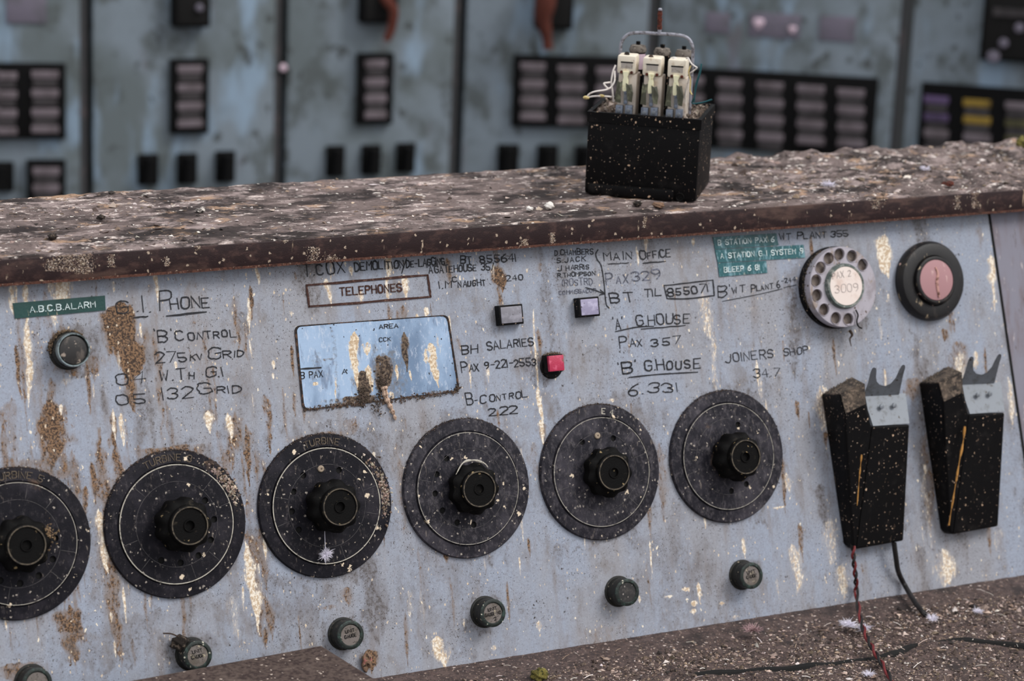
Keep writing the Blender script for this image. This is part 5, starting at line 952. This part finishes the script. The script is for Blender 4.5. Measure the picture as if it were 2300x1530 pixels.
for _ in range(140):
    x = rng.choice([rng.uniform(.004, .024), rng.uniform(WB-.02, WB-.004)]); b.cur = shade(((.2, .16, .13), (.4, .33, .28), (.09, .07, .06))[int(rng.integers(3))], .6, 1.5); b.chip((x, zr+rng.uniform(-.003, .001), -rng.uniform(.006, DB-.006)), rng.uniform(.0008, .0026))
o = b.build('dirt_crumbs', 'crust', rx, ang=10); o['kind'] = 'stuff'

# ---------------------------------------------------------------- plank, debris, feathers
pt = [Frame((0, 0, .828), (1, 0, 0), (0, 1, 0)).hit(x, y) for x, y in ((284, 1530), (722, 1449), (842, 1524))]; ed = (pt[1]-pt[0])/np.linalg.norm((pt[1]-pt[0])[:2]); a0 = pt[0]-ed*.16; dv = np.array([ed[1], -ed[0], 0]); q4 = [a0, pt[1], pt[1]+(pt[2]-pt[1])*1.0, a0+dv*.085]
q4[2] = pt[1]+(pt[2]-pt[1])/np.linalg.norm(pt[2]-pt[1])*.085
b = MB(); b.add([(*(p_[:2]), LEDGE_Z+.0010) for p_ in q4]+[(*(p_[:2]), .828) for p_ in q4], [(0, 1, 2, 3), (7, 6, 5, 4), (0, 4, 5, 1), (1, 5, 6, 2), (2, 6, 7, 3), (3, 7, 4, 0)])
o = b.build('loose_plank', 'plank', smooth=False); bm_ = bmesh.new(); bm_.from_mesh(o.data); bmesh.ops.recalc_face_normals(bm_, faces=bm_.faces); bm_.to_mesh(o.data); bm_.free()
mo = o.modifiers.new('edges', 'BEVEL'); mo.width = .002; mo.segments = 3; tag(o, 'speckled brown plank lying before the panel at bottom left', 'plank')
PAL = [(.24, .175, .145), (.40, .31, .27), (.085, .060, .050), (.58, .52, .48), (.15, .11, .08), (.035, .027, .024), (.29, .205, .15), (.50, .38, .31)]
b = MB(); n_ = 0
while n_ < 34000:
    x, y = rng.uniform(.10, 1.22), rng.uniform(-.40, -.052); dens = min(1, max(0, (-.068-y)/.03))*(.35+.65*float(vnoise(np.array(x*16.), np.array(y*20.)))*1.3)
    if rng.random() > dens+.025: continue
    n_ += 1; c = PAL[int(rng.choice(8, p=[.2, .12, .22, .06, .15, .12, .08, .05]))]; b.cur = shade(c, .7, 1.25); z = float(ledge_z(np.array(x), np.array(y))); r = abs(rng.normal(0, .0008))+.00055
    b.chip((x, y, LEDGE_Z+z+r*.25), r*(1.9 if rng.random() < .06 else 1), rng.uniform(.25, .9))
for _ in range(700):
    x, y = rng.uniform(.10, 1.22), rng.uniform(-.40, -.06); z = LEDGE_Z+float(ledge_z(np.array(x), np.array(y)))+.0022; a = rng.uniform(0, 6.28); L_ = rng.uniform(.003, .011); d_ = np.array([math.cos(a), math.sin(a), rng.normal(0, .25)])*L_; b.cur = shade(PAL[int(rng.choice([1, 3, 2, 6]))], .7, 1.3); c = np.array([x, y, z]); b.tube([c-d_/2, c+[0, 0, .0006], c+d_/2], rng.uniform(.0002, .0005), 4)
o = b.build('debris', 'chips', smooth=False); tag(o, 'brown and cream grit and flakes strewn over the lower ledge', 'debris', kind='stuff')
b = MB(); n_ = 0
while n_ < 2200:
    x, y = rng.uniform(-.05, 1.2), rng.uniform(Y_F+.004, Y_B-.003); dens = .22+.7*max(0, min(1, (x-.66)*5))+.5*max(0, min(1, (.25-x)*4))
    if rng.random() > dens*(.3+.9*float(vnoise(np.array(x*22.), np.array(y*26.)))): continue
    n_ += 1; c = PAL[int(rng.choice(8, p=[.14, .15, .2, .13, .12, .12, .06, .08]))]; b.cur = shade(c, .7, 1.25); r = abs(rng.normal(0, .0012))+.0005; b.chip((x, y, TOP_Z+float(shelf_z(np.array(x), np.array(y)))+r*.1), r*1.3, rng.uniform(.15, .5))
o = b.build('droppings_crumbs', 'chips', smooth=False); tag(o, 'flakes and crumbs of dried droppings scattered along the top shelf', 'debris', kind='stuff')
def feather(P, size, label, up=(0, 0, 1), n=190, hang=None, name='feather', m='feather', cat='feather', grp='white down feathers'):
    t = thing(name, Matrix.Translation(Vector(P)), label, cat, grp); b = MB(); up = np.array(up, float); ax = rng.normal(0, 1, 3); ax = ax-up*(ax @ up); ax /= np.linalg.norm(ax)
    sd = np.cross(up, ax)
    for k in range(n):
        s_ = rng.normal(0, .22); a = rng.uniform(-1.3, 1.3)+(PI if rng.random() < .5 else 0); d_ = ax*math.sin(a)*.8+sd*math.cos(a)+up*abs(rng.normal(.35, .3)); d_ /= np.linalg.norm(d_); L_ = size*rng.uniform(.35, .75); c = ax*s_*size*.6+up*size*.06
        b.tube([c, c+d_*L_*.5+up*size*.06, c+d_*L_*.85+up*rng.normal(0, .06)*size], [size*.016, size*.012, size*.004], 4)
    b.build('barbs', m, t); b = MB(); b.tube([-ax*size*.5+up*size*.03, up*size*.06, ax*size*.6+up*size*.08], [size*.02, size*.022, size*.01], 6); b.build('quill', m, t); return t
onl = lambda x, y, u=.006: L3(x, y, u)
feather(onl(1905, 1408), .015, 'white down feather left of the twisted wire'); feather(onl(1940, 1416), .013, 'thin white down feather under the twisted wire', n=140)
feather(onl(2093, 1393), .011, 'white down feather near the end of the thick black cable'); feather(onl(2196, 1377), .010, 'greyish down feather farthest right on the grit', n=140); feather(onl(1950, 1518), .010, 'white down feather at the bottom edge, in front of the dark band', n=140)
tp_ = lambda x, y: TP.o+TP.hit(x, y)*[1, 1, 0]+np.array([0, 0, .002])
feather(tp_(1860, 424), .013, 'white down feather on the shelf above the green tapes', n=140); feather(tp_(2077, 387), .010, 'small white down feather on the shelf at the right', n=140)
c = PAN.hit(731, 1245, .010); feather(PAN.o+PAN.a*c[0]+PAN.b*c[1]+PAN.n*c[2], .011, 'white down feather hanging on the third dial from the left', up=tuple(PAN.n), n=140)
b = MB(); b.tube([P3(729, 1185, .012), P3(730, 1215, .010), P3(731, 1238, .011)], .0003, 5); fd = [o_ for o_ in S.objects if o_.get('label', '').startswith('white down feather hanging')][0]; o = b.build('thread', 'feather', fd); o.matrix_parent_inverse = Matrix.Translation(-fd.matrix_world.translation)
feather(onl(1690, 1420), .017, 'tuft of pinkish fibre on the ledge below the right legend cap', n=120, name='fibre_tuft', m='pink_wad', cat='fibre', grp=None)
def lump(name, P, r, label, cat, m, sq=.7, grp=None, rough=.25):
    b_ = bmesh.new(); bmesh.ops.create_icosphere(b_, subdivisions=3, radius=1.); ph = rng.uniform(0, 50, 3)
    for v in b_.verts:
        k = 1+rough*math.sin(v.co.x*3+ph[0])*math.sin(v.co.y*4+ph[1])+rough*.6*math.sin(v.co.z*7+ph[2]+v.co.x*5)+rng.normal(0, .04); v.co = v.co*k; v.co.z *= sq
    me = bpy.data.meshes.new(name); b_.to_mesh(me); b_.free()
    for v in me.vertices: v.co *= r
    me.shade_smooth(); o = link(me, name, m); o.location = P; tag(o, label, cat, grp); return o
lump('moss_clump', onl(1213, 1516, .005), .0072, 'olive green moss clump at the bottom edge of the ledge', 'moss', 'moss', .8)
lump('plaster_crumb', tp_(1189, 474), .0028, 'white plaster crumb on the shelf, left of a pair below the relay box', 'crumb', 'plaster'); lump('plaster_crumb', tp_(1233, 468), .0042, 'pale lumpy crumb on the shelf, right of a pair near the box corner', 'crumb', 'plaster', .8)
lump('dirt_clod', tp_(1478, 466), .0050, 'brown clod of dirt at the front foot of the relay box', 'clod', mat('brown clod', lin(132, 104, 84), [dict(s=200, lo=.5, hi=.62, c=lin(70, 54, 44))], rough=.95, bump=1.), .5)
lump('dirt_clod', tp_(1432, 462), .0042, 'small dark clod left of the brown clod before the relay box', 'clod', 'mud', .5)
lump('dirt_clod', tp_(226, 494), .0034, 'dark clod on the shelf above the dark green tape', 'clod', 'mud', .6); lump('dirt_clod', tp_(118, 537), .0040, 'dark clod on the shelf at far left', 'clod', 'mud', .6)
lump('dirt_clod', tp_(450, 478), .0042, 'flat speckled grey clod on the shelf above the G.I. PHONE heading', 'clod', mat('grey clod', lin(96, 90, 86), [dict(s=240, lo=.5, hi=.6, c=lin(200, 192, 184)), dict(s=300, lo=.55, hi=.62, c=lin(40, 36, 34))], rough=.95), .4)
lump('dirt_clod', tp_(2130, 418), .0056, 'rusty brown clod at the right end of the shelf', 'clod', 'rust', .4); lump('dirt_clod', tp_(2296, 326), .0075, 'yellowish clod at the back of the shelf, right picture edge', 'clod', 'moss', .8)
c = P3(405, 1444, .006); lump('mud_lump', c, .0062, 'dark mud lump stuck to the panel beside a legend cap', 'mud', 'mud', 1.); b = MB(); b.tube(spline([P3(366, 1423, .004), P3(385, 1424, .006), P3(402, 1432, .008), P3(408, 1442, .008)], 5), [.0006]*15+[.0008], 6); tag(b.build('dry_twig', 'twig'), 'thin dry twig curling off the mud lump', 'twig')
P = spline([P3(1908, 742, .008), P3(1914, 752, .009), P3(1909, 762, .008), P3(1912, 778, .007)], 5); b = MB(); b.tube(P, [.0016*(1-.8*k/len(P)) for k in range(len(P))], 6); tag(b.build('dry_straw', 'twig'), 'bit of dry straw dangling under the telephone dial', 'straw')
c = P3(824, 1486, .003); o = lump('dried_lump', c, .0075, 'dried brown dropping lump on the panel at the plank end', 'dropping', mat('pale brown lump', lin(150, 122, 100), [dict(s=240, lo=.5, hi=.62, c=lin(60, 46, 38)), dict(s=150, lo=.6, hi=.66, c=lin(196, 130, 120))], rough=.95, bump=1.), .6); o.scale = (.62, .5, 1.7)
bpy.context.view_layer.update()
